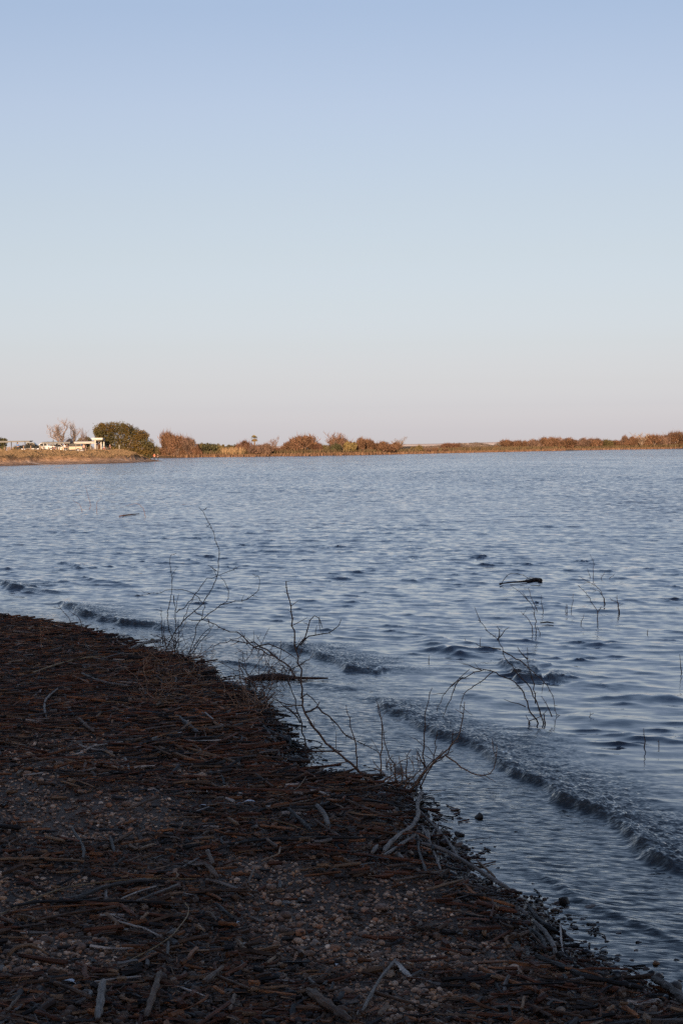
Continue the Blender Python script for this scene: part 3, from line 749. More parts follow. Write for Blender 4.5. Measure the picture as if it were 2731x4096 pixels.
    for x0, x1, yt, yb, kind, col, back in rows_:
        FT.append((cr((x0 + x1) / 2, yt), cr((x0 + x1) / 2, yb), (x1 - x0) / (2.24 if cr is not cF4 else 1.887), kind, col, back))
PALM_X = cF2(937, 0)[0]
FT.sort(key=lambda q: q[1][0])
cnt = {}
ORD = ['first', 'second', 'third', 'fourth', 'fifth', 'sixth', 'seventh', 'eighth', 'ninth', 'tenth', 'eleventh', 'twelfth', 'thirteenth', 'fourteenth', 'fifteenth', 'sixteenth', 'seventeenth', 'eighteenth', 'nineteenth', 'twentieth', 'twenty-first', 'twenty-second', 'twenty-third', 'twenty-fourth', 'twenty-fifth']
def ranked(items, key):
    r = {}
    for side in (0, 1):
        g = {}
        seq = [i for i in range(len(items)) if (items[i][1][0] > PALM_X) == bool(side)]
        if not side: seq = seq[::-1]
        for i in seq:
            k = key(items[i]); g[k] = g.get(k, 0) + 1; r[i] = (g[k], 'right' if side else 'left')
    return r
RK = ranked(FT, lambda q: (q[3] == 'low', q[4], q[3] == 'bare'))
for i, (top, bot, wpx, kind, col, back) in enumerate(FT):
    x = at(bot[0], bot[1], 660)[0]
    yy = float(far_y(x)) + back
    for _ in range(6):
        x = float(at(bot[0], bot[1], yy)[0]); yy = float(far_y(x)) + back
    zg = 0.35 + 0.01 * min(back, 60)
    zt = float(at(top[0], top[1], yy)[2])
    w = wpx / FPX * yy
    k, side = RK[i]
    what = ('low %s shrub' if kind == 'low' else 'bare %s tree' if kind == 'bare' else '%s tree') % WORDS[col]
    lb = '%s on the far shore, %s of these %s of the palm' % (what, ORD[k - 1], side)
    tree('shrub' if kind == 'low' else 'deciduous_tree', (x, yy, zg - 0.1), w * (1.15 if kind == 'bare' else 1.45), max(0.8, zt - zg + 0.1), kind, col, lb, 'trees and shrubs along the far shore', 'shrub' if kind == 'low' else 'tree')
# palm
def palm():
    b = cF2(937, 300); y = float(far_y(at(b[0], b[1], 595)[0])) + 14
    x = float(at(b[0], b[1], y)[0]); top = float(at(*cF2(937, 165), y)[2])
    o = tag(empty('palm_tree', (x, y, 0.4)), 'fan palm standing above the brown shrubs on the far shore', 'palm')
    h = top - 0.4
    MB().tube([(0, 0, -0.2), (0.1, 0, h * 0.5), (0, 0, h)], [0.28, 0.22, 0.2], 7).build('trunk', M_TRUNK, o)
    r = np.random.default_rng(3)
    for k in range(34):
        m = MB(); a = r.random() * 6.283; e = r.uniform(-1.0, 1.3)
        L = 1.15; d = np.array([math.cos(a) * math.cos(e), math.sin(a) * math.cos(e), math.sin(e)])
        s = np.cross(d, (0, 0, 1)); s /= np.linalg.norm(s); u_ = np.cross(s, d)
        c0 = np.array([0, 0, h]); hub = c0 + d * L * 0.55
        for q in np.linspace(-1.2, 1.2, 7):
            tip = hub + (d * math.cos(q) + s * math.sin(q)) * L * 0.6 - np.array([0, 0, 0.15])
            w_ = s * math.cos(q) * 0.07 - d * math.sin(q) * 0.07
            m.add([hub, hub * 0.5 + tip * 0.5 + w_, tip, hub * 0.5 + tip * 0.5 - w_], [(0, 1, 2, 3)], (1, 1, 1))
        m.add([c0, c0 + s * 0.03, hub + s * 0.03, hub], [(0, 1, 2, 3)], (0.8, 0.8, 0.7))
        f = m.build('frond', M_LEAF, o, smooth=False); f.color = (0.15, 0.115, 0.035, 1) if e > -0.3 else (0.2, 0.13, 0.05, 1)
palm()
# reeds along the far water's edge, two belts, and pampas plumes
def reed_belt(name, x0, x1, n, w0, w1, h0, h1, cols, seed):
    r = np.random.default_rng(seed); m = MB()
    x = x0 + (x1 - x0) * r.random(n); w = w0 + (w1 - w0) * r.random(n)
    y = far_y(x) + w
    h = (h0 + (h1 - h0) * r.random(n)) * (0.75 + 0.5 * fbm(x * 0.05, x * 0 + seed, seed, 3))
    lean = r.normal(0, 0.18, (n, 2)) * h[:, None]; b = 0.11 + 0.14 * r.random(n)
    zb = np.full(n, -0.05)
    a = r.random(n) * 6.283
    v = np.stack([np.stack([x - b * np.cos(a), y - b * np.sin(a), zb], -1), np.stack([x + b * np.cos(a), y + b * np.sin(a), zb], -1), np.stack([x + lean[:, 0], y + lean[:, 1], zb + h], -1)], 1)
    c = np.array(cols)[r.integers(0, len(cols), n)] * (0.75 + 0.5 * r.random(n))[:, None]
    m.add(v.reshape(-1, 3), np.arange(3 * n).reshape(-1, 3), np.repeat(c, 3, 0))
    o = m.build(name, M_LEAF, smooth=False)
    return tag(o, kind='stuff')
tag(reed_belt('reeds', -120, 215, 17000, -1.0, 4.0, 0.5, 1.1, [(0.14, 0.083, 0.05), (0.125, 0.073, 0.044), (0.11, 0.062, 0.038)], 5), 'straw-coloured reeds along the far waterline', 'reeds')
tag(reed_belt('marsh_grass', -85, 215, 15000, 4, 12, 1.5, 2.1, [(0.088, 0.062, 0.033), (0.10, 0.068, 0.036), (0.07, 0.054, 0.028)], 6), 'belt of olive green marsh grass behind the far reeds', 'grass')
for k, px in enumerate((700, 730, 765, 790, 815, 850, 875)):
    b = cF2(px, 300); x = float(at(b[0], b[1], 595)[0]); y = float(far_y(x)) + 5
    r = np.random.default_rng(200 + k); m = MB()
    for q in range(40):
        a = r.random() * 6.283; l_ = 0.3 + 0.9 * r.random(); h = 1.4 + 1.2 * r.random()
        p = np.array([math.cos(a) * l_, math.sin(a) * l_, h]); s = np.array([-math.sin(a), math.cos(a), 0]) * 0.10
        m.add([(0, 0, 0), p * 0.6 + s, p + (0, 0, 0.25), p * 0.6 - s], [(0, 1, 2, 3)], (0.8 + 0.4 * r.random(),) * 3)
    o = m.build('pampas_grass', M_LEAF, smooth=False, loc=(x, y, 0.2)); o.color = (0.24, 0.16, 0.09, 1)
    tag(o, 'pale tan pampas grass clump at the far water edge, %s from the left of the palm' % ORD[6 - k], 'grass clump', 'pampas grass clumps left of the palm')

# ---- peninsula: trees
def pen_place(cr, x, yb, dist):
    p = at(*cr(x, yb), dist); z = pen_ground(p)
    return np.array([p[0], p[1], z])
DS = 70 / 35
def pen_tree(name, cr, s, x0, x1, yt, yb, dist, kind, col, label, cat='tree', z=None):
    dist *= DS
    xm = (x0 + x1) / 2
    p = at(*cr(xm, yb), dist); zt = float(at(*cr(xm, yt), dist)[2]); zg = pen_ground(p) if z is None else z
    return tree(name, (p[0], p[1], zg - 0.1), (x1 - x0) / s / FPX * dist, zt - zg + 0.1, kind, col, label, None, cat)
def big_tree():
    dist = 214.0 * DS; c = at(*cT(970, 690), dist); zg = 0.9
    o = tag(empty('evergreen_tree', (c[0], c[1], zg)), 'big dense round olive-green tree at the tip of the peninsula', 'tree')
    r = np.random.default_rng(8); m = MB()
    blobs = []
    for bx, by, br in [(640, 230, 110), (720, 210, 110), (820, 200, 105), (910, 210, 105), (1010, 230, 100), (1090, 260, 100), (1180, 320, 95), (1250, 340, 95), (1310, 430, 90), (1350, 500, 80), (1370, 570, 70),
                       (620, 320, 100), (720, 330, 120), (840, 330, 130), (960, 350, 130), (1080, 380, 130), (1190, 430, 120), (1280, 520, 110), (1330, 620, 75), (580, 290, 70), (700, 440, 100), (820, 450, 120), (940, 470, 130), (1060, 500, 130), (1180, 540, 120), (1270, 630, 80),
                       (860, 540, 80), (980, 570, 90), (1100, 600, 90), (1210, 640, 70), (760, 520, 70), (640, 400, 70), (620, 175, 50), (560, 235, 40)]:
        p = at(*cT(bx, by), dist) - np.array([c[0], c[1], zg]); blobs.append((p, br / 3.92 / FPX * dist))
    for p, rad in blobs:
        for dep in (-1.6, 0.0, 1.8):
            n = 260; q = r.normal(size=(n, 3)); q /= np.linalg.norm(q, axis=1)[:, None]
            q *= (rad * (0.5 + 0.6 * r.random(n)) * np.where(r.random(n) < 0.07, 1.3, 1.0))[:, None]; q[:, 2] *= 0.85
            cen = p + np.array([r.normal(0, 0.25), dep + r.normal(0, 0.4), r.normal(0, 0.15)])
            pts = cen + q; a = r.normal(size=(n, 3)); b = r.normal(size=(n, 3))
            a /= np.linalg.norm(a, axis=1)[:, None]; b -= (b * a).sum(1)[:, None] * a; b /= np.linalg.norm(b, axis=1)[:, None]
            s = (0.13 + 0.15 * r.random(n))[:, None]
            v = np.stack([pts - a * s, pts + b * s * 0.3, pts + a * s, pts - b * s * 0.3], 1)
            base = (np.array([0.9, 0.92, 0.95]) if r.random() < 0.5 else np.array([1.25, 1.0, 0.8])) * r.uniform(0.6, 1.25)
            tint = base[None] * (0.65 + 0.7 * r.random(n))[:, None]
            m.add(v.reshape(-1, 3), np.arange(4 * n).reshape(-1, 4), np.repeat(tint, 4, 0))
    cro = m.build('crown', M_LEAF, o, smooth=False); cro.color = (0.074, 0.060, 0.023, 1)
    t = MB()
    for k in range(7):
        a = r.random() * 6.283; rr = 1.5 + 2.5 * r.random()
        t.tube([(0.2 * math.cos(a), 0.2 * math.sin(a), -0.3), (rr * 0.4 * math.cos(a), rr * 0.4 * math.sin(a), 1.6), (rr * math.cos(a), rr * 0.6 * math.sin(a), 3.2 + r.random())], [0.22, 0.15, 0.07], 6)
    t.build('trunk', M_TRUNK, o)
big_tree()
pen_tree('bare_tree', cL, 2.24, 415, 690, 82, 300, 232, 'bare', (0.19, 0.145, 0.125), 'tall bare pinkish tree behind the parked pickups on the peninsula')
pen_tree('bare_tree', cL, 2.24, 600, 710, 110, 300, 236, 'bare', (0.19, 0.145, 0.12), 'slender bare tree just right of the tall bare tree')
pen_tree('bare_tree', cL, 2.24, 685, 785, 163, 300, 234, 'bare', (0.165, 0.12, 0.105), 'smaller reddish bare tree above the olive bush on the peninsula')
pen_tree('evergreen_tree', cL, 2.24, 665, 840, 222, 345, 236, 'leafy', GREEN, 'rounded olive bush behind the grey picnic shelter roof', 'bush')
pen_tree('shrub', cL, 2.24, 575, 660, 248, 345, 238, 'fine', ORANGE, 'orange-brown bush between the bare tree trunks on the peninsula', 'shrub')
pen_tree('evergreen_tree', cL, 2.24, -90, 100, 228, 375, 232, 'leafy', DGREEN, 'dark green tree behind the leftmost shelter on the peninsula')
pen_tree('evergreen_tree', cL, 2.24, -260, -70, 215, 375, 232, 'leafy', OLIVE, 'olive tree on the peninsula left of the dark green tree')
pen_tree('evergreen_tree', cL, 2.24, 418, 446, 262, 345, 262, 'leafy', DGREEN, 'small round dark treetop above the white pickup', z=2.0)
pen_tree('evergreen_tree', cL, 2.24, 466, 492, 262, 345, 262, 'leafy', OLIVE, 'small round treetop right of its darker twin above the pickup', z=2.0)
for k, (x0, x1, yt, col) in enumerate(((90, 200, 300, YOLV), (180, 280, 305, ORANGE), (260, 345, 288, PALEB), (330, 430, 290, OLIVE), (420, 500, 300, YOLV), (490, 590, 290, ORANGE), (640, 760, 290, ORANGE), (740, 860, 300, OLIVE), (840, 930, 270, ORANGE))):
    pen_tree('shrub', cL, 2.24, x0, x1, yt, 350, 246 + 2 * k, 'low', col, '%s low bush behind the parking place, %s from the left' % (WORDS[col], ORD[k]), 'shrub', z=1.9)
for k, (x0, x1, yt, yb, d_, col, lb) in enumerate(((985, 1075, 372, 440, 200, ORANGE, 'orange-brown brush under the left side of the big tree'), (1050, 1150, 365, 445, 203, REDB, 'reddish brush under the middle of the big tree'),
                                       (1130, 1235, 372, 450, 206, ORANGE, 'rust-coloured brush at the bank top under the big tree'), (1215, 1330, 385, 452, 208, DGREEN, 'dark brush in the shade right under the big tree'), (1300, 1375, 390, 452, 210, DGREEN, 'darkest low brush between the big tree and the two people'),
                                       (815, 850, 378, 425, 194, OLIVE, 'small olive bush at the edge of the bank'), (335, 460, 442, 478, 189, REDB, 'dark brown scrub growing in the bank face'), (520, 545, 425, 455, 191, REDB, 'small dark tuft hanging on the bank face'))):
    pen_tree('shrub', cL, 2.24, x0, x1, yt, yb, d_, 'low', col, lb, 'shrub')

# ------------------------------------------------------------------ peninsula: shelters, vehicles, people, posts
M_METAL = plain('painted_metal', (0.05, 0.048, 0.046), 0.5, 0.2)
M_TINROOF = plain('tin_roof', (0.20, 0.18, 0.16), 0.5, 0.1)
M_CREAM = plain('cream_paint', (0.42, 0.39, 0.34), 0.6)
M_GLASS = plain('tinted_glass', (0.012, 0.013, 0.015), 0.08, 0, 0.05)
M_TYRE = plain('tyre_rubber', (0.02, 0.02, 0.02), 0.8)
M_RIM = plain('rim_metal', (0.5, 0.5, 0.5), 0.35, 0.7)
M_LAMP = plain('lamp_glass', (0.8, 0.8, 0.78), 0.15)
M_POSTW = plain('post_wood', (0.19, 0.125, 0.08), 0.8, 0, 0.3, 6)
def shelter(cr, s, x0, x1, ytop, thick, posts, dist, mat_roof, mat_post, label, depth=4.0, slope=0.25):
    dist *= DS
    pl = at(*cr(x0, ytop), dist); pr = at(*cr(x1, ytop), dist)
    zg = pen_ground((pl + pr) / 2)
    o = tag(empty('picnic_shelter', ((pl[0] + pr[0]) / 2, dist, zg)), label, 'shelter')
    w = pr[0] - pl[0]; zt = (pl[2] + pr[2]) / 2 - zg
    m = MB(); th = thick
    y0, y1 = -depth / 2, depth / 2
    v = [(-w / 2, y0, zt - th), (w / 2, y0, zt - th), (w / 2, y1, zt - th + slope), (-w / 2, y1, zt - th + slope), (-w / 2, y0, zt), (w / 2, y0, zt), (w / 2, y1, zt + slope), (-w / 2, y1, zt + slope)]
    m.add(v, [(0, 3, 2, 1), (4, 5, 6, 7), (0, 1, 5, 4), (1, 2, 6, 5), (2, 3, 7, 6), (3, 0, 4, 7)])
    rf = m.build('roof', mat_roof, o, smooth=False)
    b = MB()
    for yy in (y0 + 0.35, y1 - 0.35):
        b = MB(); b.box((0, yy, zt - th - 0.09 + (slope if yy > 0 else 0) * 0.85), (w * 0.96, 0.1, 0.14))
        b.build('beam', mat_post, o, smooth=False)
    for k, (px, r_) in enumerate(posts):
        x = at(*cr(px, ytop), dist)[0] - o.location.x
        yy = (y0 + 0.35) if k % 2 == 0 else (y1 - 0.35)
        MB().tube([(x, yy, -0.2), (x, yy, zt - th - 0.02 + (slope * 0.85 if yy > 0 else 0))], [r_, r_], 8).build('post', mat_post, o)
    return o
shelter(cV, 4.48, -110, 570, 108, 0.14, [(-60, 0.09), (60, 0.08), (235, 0.10), (290, 0.11), (480, 0.09)], 213, M_METAL, M_METAL, 'open picnic shelter with thin flat grey roof at the peninsula’s left end'.replace('’', "'"), 4.5, 0.05)
shelter(cV, 4.48, 770, 1285, 128, 0.16, [(830, 0.07), (1000, 0.11), (1055, 0.08), (1215, 0.08)], 212, M_METAL, M_METAL, 'dark roofed picnic shelter between the white pickup and the black vehicle', 4.0, 0.1)
shelter(cT, 3.92, 200, 540, 418, 0.28, [(225, 0.08), (365, 0.09), (455, 0.10), (565 - 30, 0.10)], 211, M_TINROOF, M_TINROOF, 'picnic shelter with thick pale tin roof left of the white canopy', 3.5, 0.15)
def canopy():
    dist = 209.5 * DS; pl = at(*cT(480, 355), dist); pr = at(*cT(650, 355), dist)
    zg = pen_ground((pl + pr) / 2); zt = pl[2] - zg; w = pr[0] - pl[0]
    o = tag(empty('white_canopy', ((pl[0] + pr[0]) / 2, dist, zg)), 'tall white canopy on round tapered columns, half hidden by the big tree', 'canopy')
    m = MB().box((0, 0, zt - 0.22), (w, 4.2, 0.30)); m.box((0, 0, zt - 0.47), (w * 0.93, 3.7, 0.1))
    m.build('roof', M_CREAM, o, smooth=False)
    for px, yy in ((528, -1.3), (597, 1.3), (640, 1.3)):
        x = at(*cT(px, 400), dist)[0] - o.location.x
        MB().tube([(x, yy, -0.1), (x, yy, 0.15), (x, yy, zt - 0.9), (x, yy, zt - 0.52)], [0.14, 0.12, 0.14, 0.26], 12).build('column', M_CREAM, o)
canopy()
def prism(m, prof, y0, y1, inset=0.0, mat=0):
    """side profile (x,z) extruded across the vehicle"""
    n = len(prof); a = [(x, y0, z) for x, z in prof] + [(x, y1, z) for x, z in prof]
    m.add(a, [(i, (i + 1) % n, n + (i + 1) % n, n + i) for i in range(n)], m=mat)
    m.f.append(np.array([list(range(n))[::-1]]) + m.n - 2 * n); m.m.append(np.array([mat]))
    m.f.append(np.array([list(range(n, 2 * n))]) + m.n - 2 * n); m.m.append(np.array([mat]))
def vehicle(name, base, rz, paint, kind, label, cat, lower=None):
    """faces -x; pickups have a cab and an open bed"""
    o = tag(empty(name, base, rz), label, cat)
    M = paint
    W = 0.93
    body = MB()
    if kind == 'pickup':
        prof = [(-2.7, 0.5), (-2.72, 0.85), (-2.6, 1.08), (-1.35, 1.18), (2.7, 1.18), (2.72, 0.55)]
        cab = [(-1.4, 1.17), (-0.75, 1.78), (0.75, 1.82), (0.98, 1.17)]; wins = [[(-1.12, 1.22), (-0.66, 1.70), (-0.06, 1.72), (-0.06, 1.22)], [(0.04, 1.22), (0.04, 1.72), (0.68, 1.74), (0.80, 1.22)]]
    else:
        prof = [(-2.35, 0.45), (-2.38, 0.8), (-2.25, 1.02), (-1.2, 1.12), (2.3, 1.12), (2.35, 0.5)]
        cab = [(-1.25, 1.11), (-0.6, 1.74), (1.9, 1.76), (2.25, 1.11)]; wins = [[(-1.0, 1.16), (-0.5, 1.66), (0.2, 1.68), (0.2, 1.16)], [(0.3, 1.16), (0.3, 1.68), (1.1, 1.69), (1.1, 1.16)], [(1.2, 1.16), (1.2, 1.69), (1.8, 1.68), (2.0, 1.16)]]
    prism(body, prof, -W, W)
    if kind == 'pickup':
        body = MB(); prism(body, prof[:3] + [(-1.35, 1.18), (1.0, 1.18), (1.0, 0.5)], -W, W)
        bed = MB(); bed.box((1.86, 0, 0.62), (1.7, 2 * W, 0.2))
        for y_ in (-W + 0.05, W - 0.05): bed.box((1.86, y_, 0.95), (1.7, 0.09, 0.46))
        bed.box((2.68, 0, 0.95), (0.08, 2 * W - 0.2, 0.46)); bed.build('bed', lower or M, o, smooth=False)
    body.build('body', lower or M, o, smooth=False)
    c = MB(); prism(c, cab, -W + 0.12, W - 0.12); c.build('cab', M, o, smooth=False)
    for s_ in (-1, 1):
        y_ = s_ * (W - 0.115)
        for w_ in wins:
            m = MB(); a = [(x, y_, z) for x, z in w_] + [(x, y_ + s_ * 0.015, z) for x, z in w_]
            n = len(w_); m.add(a, [(i, (i + 1) % n, n + (i + 1) % n, n + i) for i in range(n)] + [tuple(range(n, 2 * n))]); m.build('side_window', M_GLASS, o, smooth=False)
    x0, z0 = cab[0]; x1, z1 = cab[1]
    m = MB(); yy = W - 0.2; q = [(x0 + (x1 - x0) * f - 0.015, y_, z0 + (z1 - z0) * f + 0.01) for f, y_ in ((0.1, -yy), (0.1, yy), (0.92, yy - 0.05), (0.92, -yy + 0.05))]
    m.add(q + [(a + 0.01, b, c_ - 0.01) for a, b, c_ in q], [(0, 1, 2, 3), (4, 5, 6, 7), (0, 1, 5, 4), (1, 2, 6, 5), (2, 3, 7, 6), (3, 0, 4, 7)]); m.build('windscreen', M_GLASS, o, smooth=False)
    fx = prof[1][0]
    MB().box((fx - 0.05, 0, 0.58), (0.16, 2 * W, 0.2)).build('bumper', M_RIM, o, smooth=False)
    for s_ in (-1, 1):
        MB().box((fx + 0.03, s_ * 0.7, 0.88), (0.12, 0.34, 0.2)).build('headlight', M_LAMP, o, smooth=False)
        for wx in (fx + 0.95, -fx - 0.98):
            w_ = MB().tube([(wx, s_ * (W - 0.2), 0.38), (wx, s_ * (W + 0.03), 0.38)], [0.38, 0.38], 16).build('wheel', M_TYRE, o)
            MB().tube([(wx, s_ * (W + 0.0), 0.38), (wx, s_ * (W + 0.045), 0.38)], [0.22, 0.2], 12).build('rim', M_RIM, w_)
    return o
M_WHITE = plain('white_paint', (0.45, 0.44, 0.42), 0.35, 0, 0.04)
M_PALE = plain('pale_paint', (0.30, 0.29, 0.28), 0.4, 0, 0.04)
M_OLIVEP = plain('olive_paint', (0.09, 0.085, 0.06), 0.4)
M_BLACKP = plain('black_paint', (0.02, 0.02, 0.022), 0.3)
M_TANP = plain('tan_paint', (0.30, 0.23, 0.15), 0.4)
def vplace(cr, x, d): 
    p = at(*cr(x, 300), d * DS); return (float(p[0]), float(p[1]), pen_ground(p) + 0.03)
vehicle('pickup_truck', vplace(cV, 812, 221), R(-12), M_WHITE, 'pickup', 'white pickup truck parked on the peninsula facing the photo left', 'pickup')
vehicle('pickup_truck', vplace(cV, 560, 217), R(176), M_OLIVEP, 'pickup', 'dark olive pickup truck parked left of the white pickup', 'pickup')
vehicle('sport_utility_vehicle', vplace(cV, 1310, 220), R(-6), M_BLACKP, 'suv', 'black-roofed vehicle with tan lower body by the pale tin shelter', 'car', M_TANP)
vehicle('van', vplace(cV, 1030, 229), R(200), M_PALE, 'suv', 'white vehicle half hidden behind the dark roofed picnic shelter', 'car')
# people
def skin_obj(name, joints, edges, mat, parent, sub=1, root=0):
    me = bpy.data.meshes.new(name)
    me.from_pydata([j[:3] for j in joints], edges, [])
    o = link_mesh(name, me, parent)
    me.materials.append(mat)
    md = o.modifiers.new('skin', 'SKIN')
    if not me.skin_vertices: me.attributes.new('skin', 'FLOAT', 'POINT') if False else None
    sl = me.skin_vertices[0].data if me.skin_vertices else None
    if sl:
        for i, j in enumerate(joints):
            sl[i].radius = (j[3], j[3]); sl[i].use_root = (i == root)
    md.use_smooth_shade = True
    s_ = o.modifiers.new('sub', 'SUBSURF'); s_.levels = sub; s_.render_levels = sub
    return o
M_SKIN = plain('skin', (0.36, 0.21, 0.15), 0.6)
M_HAIR = plain('hair', (0.02, 0.015, 0.012), 0.6)
CLOTH = {}
def cloth(c):
    if c not in CLOTH: CLOTH[c] = plain('cloth', c, 0.85)
    return CLOTH[c]
def person(base, h, rz, shirt, trousers, label, pose='stand'):
    o = tag(empty('person', base, rz), label, 'person')
    k = h / 1.75
    seat = pose == 'sit'
    dz = -0.45 if seat else 0.0
    J = [(0, 0, 0.95 + dz, 0.13), (0, 0.01, 1.2 + dz, 0.125), (0, 0, 1.42 + dz, 0.13), (0, -0.01, 1.52 + dz, 0.055), (0, -0.02, 1.64 + dz, 0.095), (0, -0.02, 1.73 + dz, 0.07),
         (-0.19, 0, 1.42 + dz, 0.06), (-0.25, -0.02, 1.14 + dz, 0.045), (-0.2, -0.2, 0.98 + dz, 0.035), (-0.19, -0.28, 0.96 + dz, 0.035),
         (0.19, 0, 1.42 + dz, 0.06), (0.25, -0.02, 1.14 + dz, 0.045), (0.24, -0.12, 0.9 + dz, 0.035), (0.24, -0.15, 0.82 + dz, 0.035)]
    if seat: legs = [(-0.1, -0.05, 0.47, 0.09), (-0.12, -0.45, 0.5, 0.07), (-0.12, -0.48, 0.08, 0.045), (-0.12, -0.62, 0.04, 0.04), (0.1, -0.05, 0.47, 0.09), (0.12, -0.45, 0.5, 0.07), (0.12, -0.48, 0.08, 0.045), (0.12, -0.62, 0.04, 0.04)]
    else: legs = [(-0.1, 0, 0.86, 0.09), (-0.12, -0.02, 0.48, 0.065), (-0.13, 0.02, 0.08, 0.045), (-0.14, -0.14, 0.04, 0.04), (0.1, 0, 0.86, 0.09), (0.13, -0.03, 0.48, 0.065), (0.15, 0.02, 0.08, 0.045), (0.16, -0.14, 0.04, 0.04)]
    J += legs
    sc = lambda L, g=0.0: [(x * k, y * k, z * k, (r + g) * k) for x, y, z, r in L]
    E_ = [(0, 1), (1, 2), (2, 3), (3, 4), (4, 5), (2, 6), (6, 7), (7, 8), (8, 9), (2, 10), (10, 11), (11, 12), (12, 13), (0, 14), (14, 15), (15, 16), (16, 17), (0, 18), (18, 19), (19, 20), (20, 21)]
    skin_obj('body', sc(J), E_, M_SKIN, o)
    skin_obj('shirt', sc([J[0], J[1], J[2], J[6], J[7], J[10], J[11]], 0.022), [(0, 1), (1, 2), (2, 3), (3, 4), (2, 5), (5, 6)], cloth(shirt), o)
    skin_obj('trousers', sc([J[0]] + legs[:3] + legs[4:7], 0.024), [(0, 1), (1, 2), (2, 3), (0, 4), (4, 5), (5, 6)], cloth(trousers), o)
    m = MB(); hx = np.array([0, -0.005, 1.69 + dz]) * k
    u_, v_ = np.meshgrid(np.linspace(0, 6.283, 11)[:-1], np.linspace(0.0, 1.75, 6), indexing='ij')
    P_ = np.stack([np.sin(v_) * np.cos(u_) * 0.105, np.sin(v_) * np.sin(u_) * 0.115 + 0.015, np.cos(v_) * 0.125], -1) * k + hx
    f = [(i * 6 + j, ((i + 1) % 10) * 6 + j, ((i + 1) % 10) * 6 + j + 1, i * 6 + j + 1) for i in range(10) for j in range(5)]
    m.add(P_.reshape(-1, 3), f); m.build('hair', M_HAIR, o)
    return o
def pp(cr, x, d):
    p = at(*cr(x, 300), d * DS); return (float(p[0]), float(p[1]), pen_ground(p))
person(pp(cV, 326, 211), 1.75, R(20), (0.03, 0.14, 0.34), (0.03, 0.03, 0.035), 'person in a blue shirt standing under the left shelter')
person(pp(cV, 1165, 210), 1.72, R(-30), (0.40, 0.42, 0.45), (0.05, 0.05, 0.06), 'person in a light grey shirt left of the black vehicle')
person(pp(cV, 1207, 209.5), 1.65, R(40), (0.02, 0.02, 0.025), (0.02, 0.02, 0.025), 'person in black clothes beside the person in light grey')
person(pp(cV, 1508, 210), 1.70, R(10), (0.42, 0.24, 0.19), (0.06, 0.05, 0.05), 'person in a pinkish shirt right of the black vehicle')
person(pp(cV, 950, 211), 1.70, R(60), (0.04, 0.04, 0.05), (0.03, 0.03, 0.04), 'person in dark clothes sitting left of the dark shelter post', 'sit')
person(pp(cV, 985, 210.5), 1.65, R(-50), (0.14, 0.05, 0.05), (0.03, 0.03, 0.04), 'person in dark red top sitting by the dark shelter post', 'sit')
person(pp(cT, 655, 209), 1.7, R(30), (0.16, 0.05, 0.04), (0.05, 0.04, 0.04), 'person in a dark red shirt sitting left of the white column', 'sit')
person(pp(cT, 745, 209), 1.7, R(-40), (0.10, 0.04, 0.04), (0.04, 0.03, 0.03), 'person in maroon clothes sitting right of the white column', 'sit')
tip = at(*cL(1385, 450), 204.5 * DS)
person((float(tip[0]), 204.5 * DS, 0.12), 1.45, R(-30), (0.62, 0.12, 0.05), (0.02, 0.02, 0.03), 'person in an orange-red top standing at the tip of the peninsula')
tip = at(*cL(1418, 450), 205.0 * DS)
angler = person((float(tip[0]), 205.0 * DS, 0.12), 1.42, R(-60), (0.035, 0.03, 0.03), (0.02, 0.02, 0.03), 'person in dark clothes fishing at the very tip of the peninsula')
ro = MB().tube([(0, 0, 0), (0.5, -0.2, 0.55), (1.1, -0.4, 1.0)], [0.025, 0.018, 0.01], 5).build('fishing_rod', M_HAIR, None, loc=(float(tip[0]) + 0.1, 204.8 * DS, 0.85))
tag(ro, 'thin dark fishing rod held over the water by the person in dark clothes', 'fishing rod')
# wooden bollards
bo = None
for k, (px, hh) in enumerate(((10, 62), (85, 58), (150, 60), (178, 58), (243, 60), (430, 66), (560, 75), (730, 66), (778, 60), (880, 58), (1020, 58), (1078, 62), (1118, 55), (1430, 55), (1540, 55))):
    p = pp(cV, px, 208.5)
    if bo is None:
        bm_ = MB().tube([(0, 0, -0.2), (0, 0, 0.55), (0, 0, 0.86), (0, 0, 0.92)], [0.13, 0.125, 0.12, 0.08], 9)
        bo = bm_.build('wooden_bollard', M_POSTW, None, loc=p); o = bo
    else:
        o = bo.copy(); COL.objects.link(o); o.location = p
    o.scale = (1, 1, hh / 62)
    tag(o, 'short wooden bollard along the parking place on the bank, %s from the left' % ORD[k], 'bollard', 'wooden bollards along the parking place')
# round white-painted stones by the cars
for k, (px, lb) in enumerate(((445, 'white painted boulder below the tail of the olive pickup'), (665, 'white painted boulder below the front of the olive pickup'), (1185, 'white painted boulder at the feet of the person in light grey'),
                              (1405, 'white painted boulder at the right end of the black vehicle'), (1460, 'left of two white painted boulders right of the black vehicle'), (1482, 'right of two white painted boulders right of the black vehicle'))):
    p = pp(cV, px, 208); m = MB(); r = np.random.default_rng(300 + k)
    u_, v_ = np.meshgrid(np.linspace(0, 6.283, 13)[:-1], np.linspace(0.05, 3.09, 8), indexing='ij')
    rr = 0.3 * (1 + 0.15 * (vnoise(u_ * 1.3, v_ * 1.4, 300 + k) - 0.5))
    P_ = np.stack([np.sin(v_) * np.cos(u_) * rr, np.sin(v_) * np.sin(u_) * rr, np.cos(v_) * rr * 0.85 + 0.2], -1)
    m.add(P_.reshape(-1, 3), [(i * 8 + j, i * 8 + j + 1, ((i + 1) % 12) * 8 + j + 1, ((i + 1) % 12) * 8 + j) for i in range(12) for j in range(7)])
    tag(m.build('white_boulder', M_PALE, None, loc=p), lb, 'boulder', 'white painted boulders at the parking place')
